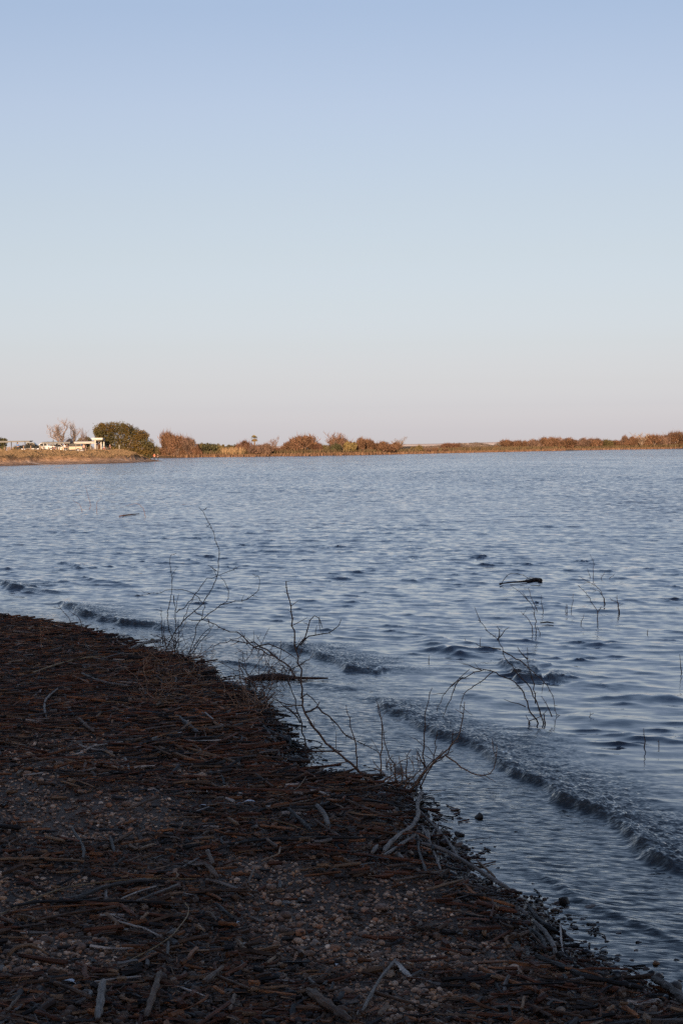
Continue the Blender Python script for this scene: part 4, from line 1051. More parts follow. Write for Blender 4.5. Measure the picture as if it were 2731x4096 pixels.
# a picnic table under the pale shelter
def picnic(px, cr, d, lb):
    o = tag(empty('picnic_table', pp(cr, px, d), R(8)), lb, 'table')
    for k in range(3): MB().box((0, -0.26 + 0.26 * k, 0.75), (1.8, 0.24, 0.05)).build('plank', M_POSTW, o, smooth=False)
    for s_ in (-1, 1):
        MB().box((0, s_ * 0.75, 0.45), (1.8, 0.28, 0.05)).build('seat', M_POSTW, o, smooth=False)
        m = MB(); m.tube([(s_ * 0.65, -0.7, 0), (s_ * 0.65, -0.2, 0.72)], 0.045, 5); m.tube([(s_ * 0.65, 0.7, 0), (s_ * 0.65, 0.2, 0.72)], 0.045, 5); m.box((s_ * 0.65, 0, 0.41), (0.06, 1.6, 0.06)); m.build('leg', M_POSTW, o, smooth=False)
picnic(400, cT, 210.5, 'wooden picnic table under the pale tin shelter roof')
picnic(700, cT, 210.0, 'wooden picnic table beside the white column near the big tree')
picnic(150, cV, 212.0, 'wooden picnic table under the leftmost shelter')
wp = MB().tube([(0, 0, -0.1), (0, 0, 1.0), (0, 0, 1.05)], [0.06, 0.06, 0.03], 8).build('marker_post', M_CREAM, None, loc=pp(cT, 890, 206)); tag(wp, 'slim white marker post in front of the big tree', 'post')

# ------------------------------------------------------------------ woods behind the camera (they shade the beach)
def woods():
    r = np.random.default_rng(77); m = MB()
    n = 16000
    x = r.uniform(-170, 90, n); y = -17 - 14 * r.random(n) - 0.06 * np.abs(x + 20)
    top = 8.5 + 3.5 * fbm(x * 0.12, x * 0 + 4, 12, 3)
    z = 0.5 + top * r.random(n) ** 0.8
    p = np.stack([x, y, z], -1); a = r.normal(size=(n, 3)); b = r.normal(size=(n, 3))
    a /= np.linalg.norm(a, axis=1)[:, None]; b -= (b * a).sum(1)[:, None] * a; b /= np.linalg.norm(b, axis=1)[:, None]
    s = (0.9 + 0.8 * r.random(n))[:, None]
    v = np.stack([p - a * s, p + b * s * 0.6, p + a * s, p - b * s * 0.6], 1)
    m.add(v.reshape(-1, 3), np.arange(4 * n).reshape(-1, 4), np.repeat(np.stack([0.7 + 0.6 * r.random(n)] * 3, -1), 4, 0))
    o = m.build('woods', M_LEAF, smooth=False); o.color = (0.08, 0.065, 0.03, 1)
    tag(o, 'dense dark wood on the bank behind the beach', 'woods', kind='stuff')
woods()

# dry grass on the peninsula
def dry_grass():
    r = np.random.default_rng(15); n = 16000; m = MB()
    u = r.random(n); w = 8.5 + 75 * r.random(n) ** 1.5
    u = np.where(u > 0.93, u * 0.9, u)
    P = pen_pt(u) + w[:, None] * PEN_DIR
    z = pen_h(u, w); h = (0.08 + 0.2 * r.random(n)) * (0.5 + fbm(P[:, 0] * 0.3, P[:, 1] * 0.3, 5)); b = 0.08 + 0.1 * r.random(n); a = r.normal(0, 0.6, n)
    v = np.stack([np.stack([P[:, 0] - b * np.cos(a), P[:, 1] - b * np.sin(a), z - 0.02], -1), np.stack([P[:, 0] + b * np.cos(a), P[:, 1] + b * np.sin(a), z - 0.02], -1),
                  np.stack([P[:, 0] + r.normal(0, 0.08, n), P[:, 1] + r.normal(0, 0.08, n), z + h], -1)], 1)
    c = np.array([(0.16, 0.105, 0.06), (0.135, 0.09, 0.052), (0.11, 0.078, 0.042)])[r.integers(0, 3, n)]
    m.add(v.reshape(-1, 3), np.arange(3 * n).reshape(-1, 3), np.repeat(c, 3, 0))
    tag(m.build('dry_grass', M_LEAF, smooth=False), 'short dry brown grass on top of the peninsula bank', 'grass', kind='stuff')
dry_grass()

# ------------------------------------------------------------------ gravel on the beach and in the shallows
def ico(sub):
    import bmesh
    b = bmesh.new(); bmesh.ops.create_icosphere(b, subdivisions=sub, radius=1.0)
    b.verts.ensure_lookup_table()
    v = np.array([q.co[:] for q in b.verts]); f = np.array([[q.index for q in p.verts] for p in b.faces]); b.free()
    return v, f
ICO1, ICO2, ICO3 = ico(1), ico(2), ico(3)
PEB_COL = np.array([1.10, 0.98, 0.86]) * np.array([(0.15, 0.098, 0.072), (0.20, 0.14, 0.105), (0.095, 0.065, 0.052), (0.25, 0.185, 0.145), (0.06, 0.044, 0.037), (0.17, 0.085, 0.05), (0.21, 0.125, 0.075), (0.34, 0.27, 0.22)])
def in_view(x, y, z, mx=120, my=120):
    px, py, w = proj(np.stack([x, y, z], -1))
    return (px > -mx) & (px < 2731 + mx) & (py > 2300) & (py < 4096 + my)
def wedge(r, n, smin, smax, power=1.0):
    """random places on the beach inside the view, denser close by"""
    xs = []; ys = []
    tot = 0
    while tot < n:
        k = n * 2
        y = 5.6 + (34.5 - 5.6) * r.random(k) ** power; x = r.uniform(-0.5, 0.5, k) * (y * 0.40 + 0.8)
        s = shore_s(x, y); ok = (s > smin) & (s < smax) & in_view(x, y, beach_h(x, y))
        xs.append(x[ok]); ys.append(y[ok]); tot += ok.sum()
    return np.concatenate(xs)[:n], np.concatenate(ys)[:n]
PATCH = [(cW(150, 1730), 0.55, 1.81), (cW(60, 1790), 0.5, 1.40), (cW(320, 1870), 0.45, 0.99), (cW(150, 1900), 0.5, 0.99), (cW(730, 2080), 0.50, 0.90), (cW(850, 2170), 0.60, 0.80), (cW(950, 2060), 0.3, 0.60), (cW(1050, 2200), 0.35, 0.60), (cW(620, 2010), 0.22, 0.60), (cW(480, 1780), 0.16, 0.60), (cW(900, 2290), 0.3, 0.50), (cW(60, 2060), 0.4, 0.70), (cW(120, 2200), 0.35, 0.50)]
PATCHW = [(onbeach(np.array(p[0]), np.array(p[1])), rx, ry) for p, rx, ry in PATCH]
def bare_patch(x, y):
    g = np.zeros(np.shape(x))
    jx = (fbm(x * 2.2, y * 2.2, 41) - 0.5) * 0.5; jy = (fbm(x * 2.2, y * 2.2, 43) - 0.5) * 0.5
    for c, rx, ry in PATCHW:
        g = np.maximum(g, 1 - np.hypot((x + jx - c[0]) / rx, (y + jy - c[1]) / ry))
    return sstep(0.0, 0.35, g)
def gravel():
    r = np.random.default_rng(9); m = MB(); wets = []
    for n, (iv, jf), lo, hi, pw, smin, smax in ((2200, ICO2, 0.012, 0.028, 2.6, -0.35, 8), (25000, ICO1, 0.0075, 0.016, 2.3, -0.2, 8), (5500, ICO1, 0.010, 0.018, 1.2, -0.4, 8), (900, ICO2, 0.012, 0.028, 1.9, -0.5, 0.25)):
        x, y = wedge(r, n, smin, smax, pw)
        s = shore_s(x, y)
        rad = lo + (hi - lo) * r.random(n) ** 2.2
        rad *= np.where(r.random(n) < 0.03, 1.6, 1.0) * np.where(y > 15.5, 1.15, 1)
        z = beach_h(x, y) + rad * (0.15 + 0.35 * r.random(n))
        k = len(iv)
        sc = np.stack([np.ones(n), 0.65 + 0.35 * r.random(n), 0.45 + 0.3 * r.random(n)], -1)
        v = iv[None] * (1 + 0.22 * (r.random((n, k, 1)) - 0.5)) * sc[:, None, :] * rad[:, None, None]
        a = r.random(n) * 6.283; tl = r.normal(0, 0.3, n)
        ca, sa, ct, st = np.cos(a)[:, None], np.sin(a)[:, None], np.cos(tl)[:, None], np.sin(tl)[:, None]
        X, Y, Z = v[..., 0] * ct - v[..., 2] * st, v[..., 1], v[..., 0] * st + v[..., 2] * ct
        P = np.stack([X * ca - Y * sa + x[:, None], X * sa + Y * ca + y[:, None], Z + z[:, None]], -1)
        c = PEB_COL[r.choice(len(PEB_COL), n, p=[.2, .17, .2, .08, .17, .07, .07, .04])] * (0.7 + 0.6 * r.random(n))[:, None]
        w = sstep(0.5, 0.05, s + r.normal(0, 0.08, n)); c = c * (1 - 0.55 * w)[:, None] * (0.60 + 1.15 * bare_patch(x, y))[:, None]
        m.add(P.reshape(-1, 3), (jf[None] + (np.arange(n) * k)[:, None, None]).reshape(-1, 3), np.repeat(c, k, 0), (v + r.random((n, 1, 3)) * 9).reshape(-1, 3))
        wets.append(np.repeat(w, k))
    o = m.build('gravel', M_PEB)
    a = o.data.attributes.new('wet', 'FLOAT', 'POINT'); a.data.foreach_set('value', np.concatenate(wets).astype(np.float32))
    tag(o, 'rounded brown and grey gravel covering the beach', 'gravel', kind='stuff')
gravel()
# stones one can pick out
def stone_mesh(seed):
    v, f = ICO3; r = np.random.default_rng(seed)
    d = r.normal(size=(9, 3)); d /= np.linalg.norm(d, axis=1)[:, None]
    q = v * np.array([1.25, 0.9, 1.0])
    for k in range(9):
        h = q @ d[k]; lim = 0.42 + 0.30 * r.random()
        q = q - np.maximum(h - lim, 0)[:, None] * d[k] * 0.95
    q *= (1 + 0.10 * (vnoise(v[:, 0] * 2.5 + 5, v[:, 1] * 2.5 + v[:, 2] * 1.7, seed) - 0.5))[:, None]
    m = MB(); m.add(q, f, l=q * 0.07); return m.build('stone', M_STONE, link=False)
STONES = [stone_mesh(400 + k) for k in range(6)]
DK = (0.035, 0.027, 0.022); BR = (0.085, 0.055, 0.038); TN = (0.15, 0.105, 0.075); GY = (0.09, 0.08, 0.075); OR = (0.19, 0.095, 0.045); OLI = (0.10, 0.085, 0.04)
ST = [(c5, 1.7422, 598, 1207, 50, TN, 0.8, 'large rounded tan boulder at the water edge beside the tallest thorn shrub'), (c5, 1.7422, 548, 1150, 26, DK, 0.7, 'dark rock just behind the large tan boulder'),
      (c6, 1.4255, 985, 962, 42, BR, 0.65, 'brown rock standing in the water behind the thorn shrub on the spit'), (c6, 1.4255, 672, 1007, 34, GY, 0.6, 'flat grey stone in the small pool left of the spit'),
      (cB, 1.7422, 887, 460, 34, DK, 0.95, 'upright dark rock standing alone in the shallow water off the driftwood branches'), (cB, 1.7422, 752, 578, 38, DK, 0.7, 'dark pointed rock at the edge of the grey driftwood pile'),
      (cB, 1.7422, 760, 650, 34, TN, 0.65, 'light brown stone below the dark pointed rock by the driftwood pile'), (cR, 1.684, 775, 1005, 48, DK, 0.7, 'dark greenish rock wetted by the wash near the lower driftwood'),
      (cR, 1.684, 865, 265, 56, OR, 0.5, 'reddish smooth rock breaking through the long foaming wave'), (cR, 1.684, 1510, 1595, 58, DK, 0.9, 'large dark rounded stone at the lower right edge of the beach'),
      (cR, 1.684, 935, 1035, 50, BR, 0.3, 'flat brown stone awash right of the dark greenish rock'), (cB, 1.7422, 427, 328, 30, TN, 0.7, 'tan stone on the shore just below the spit shrub'), (cR, 1.684, 1387, 1428, 30, OR, 0.7, 'orange stone in the shallows at the lower right'),
      (c8, 2.24, 1362, 1512, 30, OLI, 0.5, 'flat olive stone in the shallows left of the tallest shrub'), (cE, 1.7422, 800, 1330, 52, OR, 0.4, 'flat orange stone on the pale gravel patch'), (cE, 1.7422, 880, 1326, 24, TN, 0.8, 'round tan pebble beside the flat orange stone'),
      (cB, 1.7422, 720, 405, 36, BR, 0.45, 'reddish brown stone half awash above the dark upright rock'), (cE, 1.7422, 400, 240, 22, TN, 0.8, 'pale pebble among the wrack below the bleached branch')]
LW = 'dark wet stone poking out of the shallow water along the beach'
LB = 'rounded stone lying on the gravel of the beach'
for cr, k_, L in ((c6, 1.4255, [(800, 977, 18), (795, 937, 15), (515, 905, 15), (560, 907, 16), (1130, 1092, 22), (935, 1005, 18), (880, 1000, 13), (465, 932, 13)]),
                  (cB, 1.7422, [(505, 297, 26), (612, 374, 24), (800, 706, 22), (390, 382, 20), (530, 434, 32), (625, 437, 36), (1027, 812, 22), (1152, 562, 18), (1010, 665, 18), (940, 705, 13), (1497, 1035, 45), (1270, 925, 14), (1325, 1005, 16), (775, 500, 16), (806, 500, 15), (672, 540, 18), (545, 395, 20), (310, 365, 14), (250, 355, 14)]),
                  (cR, 1.684, [(322, 787, 20), (232, 680, 12), (1060, 1092, 26), (757, 1122, 28), (835, 1182, 40), (950, 1157, 35), (990, 1152, 20), (1127, 1217, 32), (1252, 1337, 25), (1270, 1282, 30), (1322, 1457, 40), (995, 1367, 22), (1100, 1447, 38), (1060, 1277, 24), (940, 1227, 22), (1317, 1527, 20), (1520, 1402, 30), (700, 1085, 30), (740, 1075, 26), (880, 1290, 26), (905, 1330, 24), (1010, 1440, 28), (850, 1350, 26), (930, 1420, 24), (1180, 1490, 24)]),
                  (c8, 2.24, [(332, 1336, 14), (770, 1394, 18), (815, 1432, 18), (875, 1416, 16), (940, 1436, 16), (1022, 1414, 14), (1190, 1514, 28), (1405, 1530, 32), (1190, 1556, 16), (150, 1356, 18), (1110, 1552, 20), (1045, 1530, 16), (880, 1480, 22), (1362, 1467, 12)]),
                  (c5, 1.7422, [(700, 1270, 14), (740, 1322, 16), (780, 1313, 14), (800, 1355, 18), (820, 1243, 10), (880, 1330, 12), (690, 1305, 18), (905, 1385, 12), (960, 1380, 14), (1015, 1505, 14), (1275, 1455, 20), (770, 1255, 9), (852, 1310, 10)]),
                  (cE, 1.7422, [(140, 60, 20), (310, 245, 16), (500, 875, 22), (780, 905, 20), (600, 945, 22), (740, 1140, 24), (660, 1255, 28), (620, 1195, 22), (1000, 1110, 24), (1060, 1400, 22), (1240, 1440, 26), (690, 1260, 20), (960, 1350, 18), (1390, 1135, 22), (340, 1352, 22), (870, 1640, 32), (560, 1612, 18)]),
                  (cD, 1.7422, [(270, 690, 26), (360, 490, 26), (640, 720, 22), (90, 1325, 30), (600, 1640, 48), (380, 1235, 28), (570, 1690, 34)])):
    for a, b, c in L: ST.append((cr, k_, a, b, c, None, 0.42, None))
for i, (cr, k_, px, py, rp, col, fl, lb) in enumerate(ST):
    X, Y = cr(px, py + rp * 0.5); p = onbeach(np.array(X), np.array(Y))
    if p[2] < 0: p = onz(np.array(X), np.array(Y), 0.0)
    rad = rp / k_ / FPX * np.linalg.norm(p - CAMP) * (1.0 if lb else 0.85)
    lake = shore_s(p[0], p[1]) < 0.12
    o = link_mesh('stone', STONES[i % 6], None, p + (0, rad * 0.3, rad * fl * (0.22 if lb else -0.05)))
    o.scale = (rad, rad * 0.9, rad * fl); o.rotation_euler = (random.uniform(-.2, .2), random.uniform(-.2, .2), random.random() * 6.28)
    if col is None: col = random.choice([DK, DK, BR, GY]) if lake else random.choice([TN, GY, BR, TN])
    j = random.uniform(0.8, 1.2); o.color = (col[0] * j, col[1] * j, col[2] * j, 1)
    tag(o, lb or (LW if lake else LB), 'stone', None if lb else ('dark stones in the shallows' if lake else 'rounded stones on the gravel'))

# ------------------------------------------------------------------ driftwood: sticks with a place of their own
WK = {'redbrown': (0.140, 0.052, 0.025), 'brown': (0.115, 0.062, 0.036), 'orange': (0.25, 0.098, 0.038), 'tan': (0.23, 0.13, 0.07), 'straw': (0.27, 0.17, 0.08), 'grey': (0.175, 0.143, 0.122), 'darkgrey': (0.060, 0.047, 0.041), 'pale': (0.42, 0.35, 0.30), 'dark': (0.028, 0.021, 0.018)}
def resample(P, n):
    L = np.concatenate([[0], np.cumsum(np.linalg.norm(np.diff(P, axis=0), axis=1))])
    t = np.linspace(0, L[-1], n)
    Q = np.stack([np.interp(t, L, P[:, k]) for k in range(3)], -1)
    for _ in range(2): Q[1:-1] = 0.25 * Q[:-2] + 0.5 * Q[1:-1] + 0.25 * Q[2:]
    return Q
SID = 0
def stick(cr, s, pts, wpx, kind, label=None, flat=1.0, lift=0.012, name='driftwood_stick'):
    global SID
    SID += 1
    a = np.array([cr(*p) for p in pts], float)
    P = onbeach(a[:, 0], a[:, 1])
    r_ = wpx / 2 / s / FPX * np.linalg.norm(P - CAMP, axis=1).mean()
    P[:, 2] = np.maximum(P[:, 2], -0.01)
    n = max(6, 4 * len(pts)); Q = resample(P, n)
    rr = np.random.default_rng(SID)
    Q[:, 2] = np.maximum(Q[:, 2], np.linspace(Q[0, 2], Q[-1, 2], n)) + r_ * 0.7 + lift + 0.008 * rr.random()
    # slide along the line of sight so that the lift does not move it in the picture
    d = Q - CAMP; Q = CAMP + d * (1 - (lift + r_ * 0.7) / CAM_H)
    r_ *= 0.84
    rad = r_ * (1 + 0.34 * (rr.random(n) - 0.5)); rad[0] *= 0.85; rad[-1] *= 0.55
    c0 = Q.mean(0)
    m = MB().tube(Q - c0, rad, 8, flat=flat, off=rr.random() * 20)
    m.v[0] = m.v[0] + rr.normal(0, 0.11, m.v[0].shape) * r_
    o = m.build(name, M_WOOD, None, loc=c0, smooth=False)
    c = WK[kind]; j = rr.uniform(0.85, 1.15); o.color = (c[0] * j, c[1] * j, c[2] * j, 1)
    if label: tag(o, label, 'stick')
    else:
        w = {'redbrown': 'reddish brown', 'darkgrey': 'dark grey', 'dark': 'blackish'}.get(kind, kind)
        tag(o, '%s driftwood stick lying in the wrack on the beach' % w, 'stick', '%s sticks in the wrack' % w)
    return o
k = 1.7422
for args in [
    (cD, k, [(-60, 618), (300, 614), (590, 630)], 26, 'tan', 'thick straight tan reed stalk sticking in from the photo left edge'),
    (cD, k, [(0, 1000), (150, 930), (300, 860), (490, 800), (750, 765), (1050, 742), (1250, 752), (1370, 745)], 12, 'straw', 'long thin straw-yellow reed bent once, arching over the dark sticks'),
    (cD, k, [(520, 895), (700, 820), (850, 780), (1060, 762)], 34, 'darkgrey', 'thick dark grey branch just under the long straw-yellow reed'),
    (cD, k, [(850, 893), (960, 845), (1095, 803)], 13, 'pale', 'thin pale peeled stick right of the dark grey branch'),
    (cD, k, [(950, 912), (1080, 870), (1160, 835), (1245, 793)], 19, 'grey', 'grey curved stick right of the thin pale peeled one'),
    (cD, k, [(80, 950), (250, 915), (600, 905), (950, 915), (1200, 925)], 24, 'dark', None), (cD, k, [(90, 985), (350, 955), (600, 935), (830, 925)], 18, 'orange', 'long orange split reed below the straw-yellow reed'),
    (cD, k, [(250, 1045), (500, 1000), (700, 965), (830, 945)], 26, 'brown', None), (cD, k, [(825, 1052), (900, 1075), (1000, 1105), (1125, 1165)], 17, 'pale', 'bleached knobbly stick lying alone on dark gravel'),
    (cD, k, [(1290, 920), (1320, 960), (1310, 1030), (1270, 1110), (1200, 1180), (1080, 1250), (880, 1340)], 9, 'straw', 'hook-shaped thin tan stem curving over dark gravel'),
    (cD, k, [(660, 1468), (790, 1450), (985, 1430)], 16, 'pale', 'pale stick with brown middle above the splintered grey stump'), (cD, k, [(1165, 1483), (1290, 1520), (1440, 1575)], 16, 'pale', 'bleached straight stick near the bottom of the beach'),
    (cD, k, [(1115, 1435), (1080, 1540), (1020, 1740)], 50, 'brown', 'thick brown stick pointing up the beach at the bottom'), (cD, k, [(720, 1490), (705, 1600), (680, 1760)], 62, 'grey', 'splintered grey stump of driftwood at the bottom edge'),
    (cD, k, [(385, 1490), (520, 1540), (640, 1600)], 36, 'brown', 'brown stick beside the grey feather at the bottom left'), (cD, k, [(1550, 1380), (1440, 1490)], 38, 'brown', None), (cD, k, [(770, 460), (800, 570)], 24, 'darkgrey', None),
    (cD, k, [(1450, 560), (1480, 650)], 34, 'grey', None), (cD, k, [(1430, 650), (1510, 740)], 30, 'brown', None), (cD, k, [(500, 390), (530, 440), (570, 500), (590, 560), (580, 605)], 26, 'darkgrey', 'gnarled dark grey root fragment standing above the tan reed end'),
    (cD, k, [(1175, 1205), (1170, 1290)], 26, 'darkgrey', None), (cD, k, [(425, 65), (560, 105)], 18, 'tan', None), (cD, k, [(550, 65), (660, 108)], 14, 'tan', None), (cD, k, [(320, 455), (450, 490)], 30, 'tan', 'frayed light brown bark chunk on the gravel'),
    (cD, k, [(850, 505), (1060, 470)], 24, 'orange', None), (cD, k, [(975, 545), (1075, 510)], 26, 'tan', None), (cD, k, [(870, 365), (955, 335)], 20, 'orange', None), (cD, k, [(1170, 325), (1400, 315)], 12, 'tan', None),
    (cD, k, [(880, 265), (1090, 180)], 26, 'brown', None), (cD, k, [(1340, 470), (1490, 455)], 24, 'grey', None), (cD, k, [(1280, 670), (1390, 605)], 18, 'grey', None), (cD, k, [(0, 1090), (140, 1090)], 22, 'redbrown', None),
    (cD, k, [(0, 1015), (100, 1070)], 24, 'brown', None), (cD, k, [(850, 940), (940, 1010)], 34, 'redbrown', None), (cD, k, [(980, 1040), (1035, 990)], 26, 'tan', None), (cD, k, [(-40, 380), (150, 400)], 36, 'dark', 'blackened branch lying on the gravel at the left edge'),
    (cD, k, [(530, 1345), (715, 1405)], 24, 'redbrown', None), (cD, k, [(250, 1690), (420, 1750)], 40, 'redbrown', None), (cD, k, [(20, 640 + 800), (155, 1435)], 18, 'brown', None), (cD, k, [(50, 1690), (140, 1580)], 26, 'brown', None),
    (cE, k, [(815, 420), (870, 480), (895, 560)], 38, 'grey', 'short thick curved grey driftwood piece in the middle of the wrack'), (cE, k, [(420, 562), (540, 572), (660, 590)], 42, 'orange', 'broad orange-tan split reed lying flat in the wrack', 0.4),
    (cE, k, [(615, 435), (700, 520), (770, 590)], 34, 'dark', None), (cE, k, [(800, 510), (880, 570), (980, 630)], 26, 'brown', None), (cE, k, [(570, 435), (740, 430), (860, 405), (990, 355)], 24, 'darkgrey', 'curved dark grey branch above the short thick grey piece'),
    (cE, k, [(1000, 370), (1150, 440), (1300, 500)], 28, 'brown', None), (cE, k, [(1130, 450), (1290, 510)], 22, 'orange', None), (cE, k, [(0, 40), (200, 90), (350, 155)], 16, 'tan', None), (cE, k, [(100, 20), (300, 70), (650, 120)], 20, 'redbrown', None),
    (cE, k, [(0, 70), (140, 155), (380, 195), (600, 225), (740, 210), (850, 165), (1040, 125)], 12, 'tan', 'long thin bleached thorn branch lying across the wrack'), (cE, k, [(790, 90), (740, 210), (680, 295), (600, 340)], 10, 'tan', 'thin side twig crossing the long bleached thorn branch'),
    (cE, k, [(0, 290), (200, 300), (500, 310), (860, 330)], 26, 'redbrown', 'long red-brown reed stalk below the bleached thorn branch'), (cE, k, [(290, 490), (480, 500), (600, 530), (760, 580)], 8, 'straw', 'thin straw stem above the broad orange-tan reed'),
    (cE, k, [(200, 680), (500, 650), (900, 640), (1250, 640)], 26, 'dark', 'long blackish pole lying across the middle of the beach'), (cE, k, [(650, 705), (950, 730), (1280, 775), (1568, 810)], 22, 'redbrown', 'long reddish split stalk under the blackish pole'),
    (cE, k, [(1540, 320), (1510, 430), (1525, 500), (1480, 570), (1390, 620), (1320, 680), (1280, 740)], 34, 'grey', 'S-shaped grey driftwood branch reaching up to the water'), (cE, k, [(1285, 765), (1380, 700), (1500, 620)], 28, 'grey', 'straight grey branch leaning beside the S-shaped one'),
    (cE, k, [(1360, 1495), (1250, 1660), (1130, 1855)], 28, 'grey', 'long thin grey-brown stick slanting over the gravel at the bottom'), (cE, k, [(1370, 1520), (1430, 1590), (1465, 1625)], 46, 'pale', 'pale broken wood splinter near the bottom of the gravel patch', 0.4),
    (cE, k, [(750, 1720), (850, 1800), (1050, 1940)], 70, 'brown', 'thickest brown stick at the bottom centre of the beach'), (cE, k, [(30, 820), (80, 860), (125, 920)], 30, 'brown', None), (cE, k, [(50, 740), (92, 830)], 36, 'brown', None), (cE, k, [(110, 1110), (235, 1210)], 34, 'dark', None),
    (cE, k, [(335, 965), (380, 855)], 22, 'brown', None), (cE, k, [(242, 1740), (208, 1850)], 36, 'brown', None), (cE, k, [(25, 1660), (165, 1555)], 36, 'brown', None), (cE, k, [(470, 1520), (560, 1445)], 28, 'tan', None), (cE, k, [(1320, 450), (1400, 510), (1470, 575)], 18, 'grey', None),
    (cE, k, [(460, 650), (540, 710)], 30, 'brown', None), (cE, k, [(1055, 370), (1250, 385), (1430, 430)], 34, 'dark', 'black wet log slab at the edge of the pool below the spit', 0.6), (cE, k, [(125, 1610), (350, 1700)], 28, 'brown', None), (cE, k, [(430, 800), (550, 760), (560, 700)], 16, 'tan', None),
    (cE, k, [(970, 785), (1095, 835)], 34, 'tan', None), (cE, k, [(1300, 845), (1440, 830)], 26, 'brown', None), (cE, k, [(100, 855), (260, 840)], 20, 'orange', None), (cE, k, [(130, 1245), (260, 1255)], 34, 'orange', 'tan reed piece with a white feather at its end'),
    (cE, k, [(70, 1170), (115, 1225)], 28, 'brown', None), (cE, k, [(100, 1690), (170, 1735)], 32, 'orange', None), (cE, k, [(0, 1010), (390, 1020)], 20, 'brown', None), (cE, k, [(670, 1840), (830, 1850)], 44, 'brown', None), (cE, k, [(1200, 1720), (1500, 1810)], 30, 'brown', None),
    (cE, k, [(200, 510), (270, 555)], 30, 'tan', None), (cE, k, [(260, 470), (430, 470)], 28, 'redbrown', None), (cE, k, [(160, 675), (270, 680)], 20, 'grey', None), (cE, k, [(0, 640), (100, 630)], 26, 'tan', None), (cE, k, [(490, 350), (690, 375)], 22, 'brown', None),
    (cB, k, [(480, 450), (580, 550), (680, 660), (745, 770)], 26, 'grey', 'grey branch sloping down along the water from the S-shaped one'), (cB, k, [(500, 680), (650, 740), (800, 840), (950, 920), (1110, 1000)], 34, 'grey', 'longest straight grey driftwood pole lying along the water edge'),
    (cB, k, [(500, 555), (560, 680), (630, 860)], 20, 'grey', 'thin grey stick crossing the longest driftwood pole'), (cB, k, [(470, 620), (480, 740), (530, 880)], 24, 'darkgrey', None), (cB, k, [(615, 530), (565, 620)], 15, 'grey', None), (cB, k, [(415, 808), (560, 825), (700, 840)], 26, 'orange', 'bright orange split stalk under the grey driftwood pile', 0.5),
    (cB, k, [(0, 755), (200, 775), (415, 800)], 24, 'redbrown', None), (cB, k, [(240, 875), (420, 890)], 28, 'redbrown', None), (cB, k, [(310, 945), (500, 905), (700, 860)], 24, 'brown', None), (cB, k, [(530, 1005), (650, 970), (790, 935)], 22, 'tan', None),
    (cB, k, [(800, 1025), (950, 1065), (1150, 1120)], 24, 'orange', 'orange reed stalk lying below the longest grey pole'), (cB, k, [(890, 1100), (1000, 1140), (1160, 1170)], 44, 'redbrown', 'dark red-brown chunk of wood under the orange reed stalk'), (cB, k, [(860, 960), (1020, 1020)], 18, 'darkgrey', None),
    (cB, k, [(540, 590), (550, 670)], 24, 'grey', None), (cB, k, [(155, 750), (190, 700)], 34, 'grey', None), (cB, k, [(330, 750), (365, 790)], 34, 'grey', None), (cB, k, [(890, 800), (1010, 910)], 18, 'tan', None),
    (cR, 1.684, [(565, 1200), (630, 1260), (680, 1340), (710, 1415)], 40, 'grey', 'curved grey driftwood rib at the lower right water edge'), (cR, 1.684, [(740, 1200), (745, 1310), (760, 1415)], 14, 'pale', 'pale upright splinter right of the curved grey rib'), (cR, 1.684, [(525, 1250), (600, 1330), (650, 1370)], 22, 'brown', None),
    (cR, 1.684, [(200, 1505), (380, 1590), (560, 1650), (650, 1700)], 34, 'orange', 'long orange-brown stalk on the dark gravel at the lower right'), (cR, 1.684, [(580, 1430), (750, 1500), (900, 1570), (1100, 1610), (1300, 1650)], 44, 'dark', 'long blackish log lying along the lower right beach'),
    (cR, 1.684, [(880, 1480), (1100, 1570), (1300, 1600)], 28, 'darkgrey', None), (cR, 1.684, [(1370, 1590), (1470, 1660), (1600, 1760)], 60, 'darkgrey', 'thick dark grey log entering at the lower right edge'), (cR, 1.684, [(1530, 1660), (1575, 1740)], 50, 'brown', None), (cR, 1.684, [(500, 1740), (700, 1790), (900, 1830)], 22, 'brown', None),
    (cR, 1.684, [(530, 1090), (610, 1190), (720, 1250)], 34, 'dark', None), (cR, 1.684, [(540, 1240), (620, 1320), (640, 1390)], 34, 'dark', None), (cR, 1.684, [(470, 1105), (520, 1140)], 30, 'grey', None), (cR, 1.684, [(620, 1410), (780, 1470)], 24, 'redbrown', None), (cR, 1.684, [(400, 1640), (530, 1650)], 20, 'redbrown', None),
    (cA, k, [(230, 438), (350, 395), (480, 355), (600, 330), (735, 323)], 14, 'straw', 'long pale bent reed on the upper part of the wrack'), (cA, k, [(0, 550), (200, 545)], 15, 'dark', None), (cA, k, [(200, 545), (300, 540), (480, 525), (650, 515)], 14, 'redbrown', None), (cA, k, [(570, 440), (680, 490), (800, 520), (910, 528)], 17, 'grey', 'grey-white stick left of the dead twig tangle'),
    (cA, k, [(510, 460), (620, 508)], 16, 'orange', None), (cA, k, [(465, 610), (600, 620), (740, 640)], 24, 'orange', 'thick orange reed stalk in the middle of the wrack slope'), (cA, k, [(445, 665), (620, 685)], 14, 'tan', None), (cA, k, [(405, 548), (320, 620), (310, 680), (325, 755)], 16, 'grey', 'hooked grey-blue stick at the top of the gravel'),
    (cA, k, [(550, 760), (600, 810), (665, 855)], 30, 'brown', None), (cA, k, [(690, 795), (800, 805), (970, 820)], 16, 'orange', None), (cA, k, [(1140, 695), (1280, 735), (1420, 755), (1568, 775)], 18, 'orange', 'long orange-brown stalk below the dead twig tangle'), (cA, k, [(600, 975), (650, 948), (705, 940), (860, 918)], 12, 'pale', 'thin pale stem lying bent on the wrack slope'),
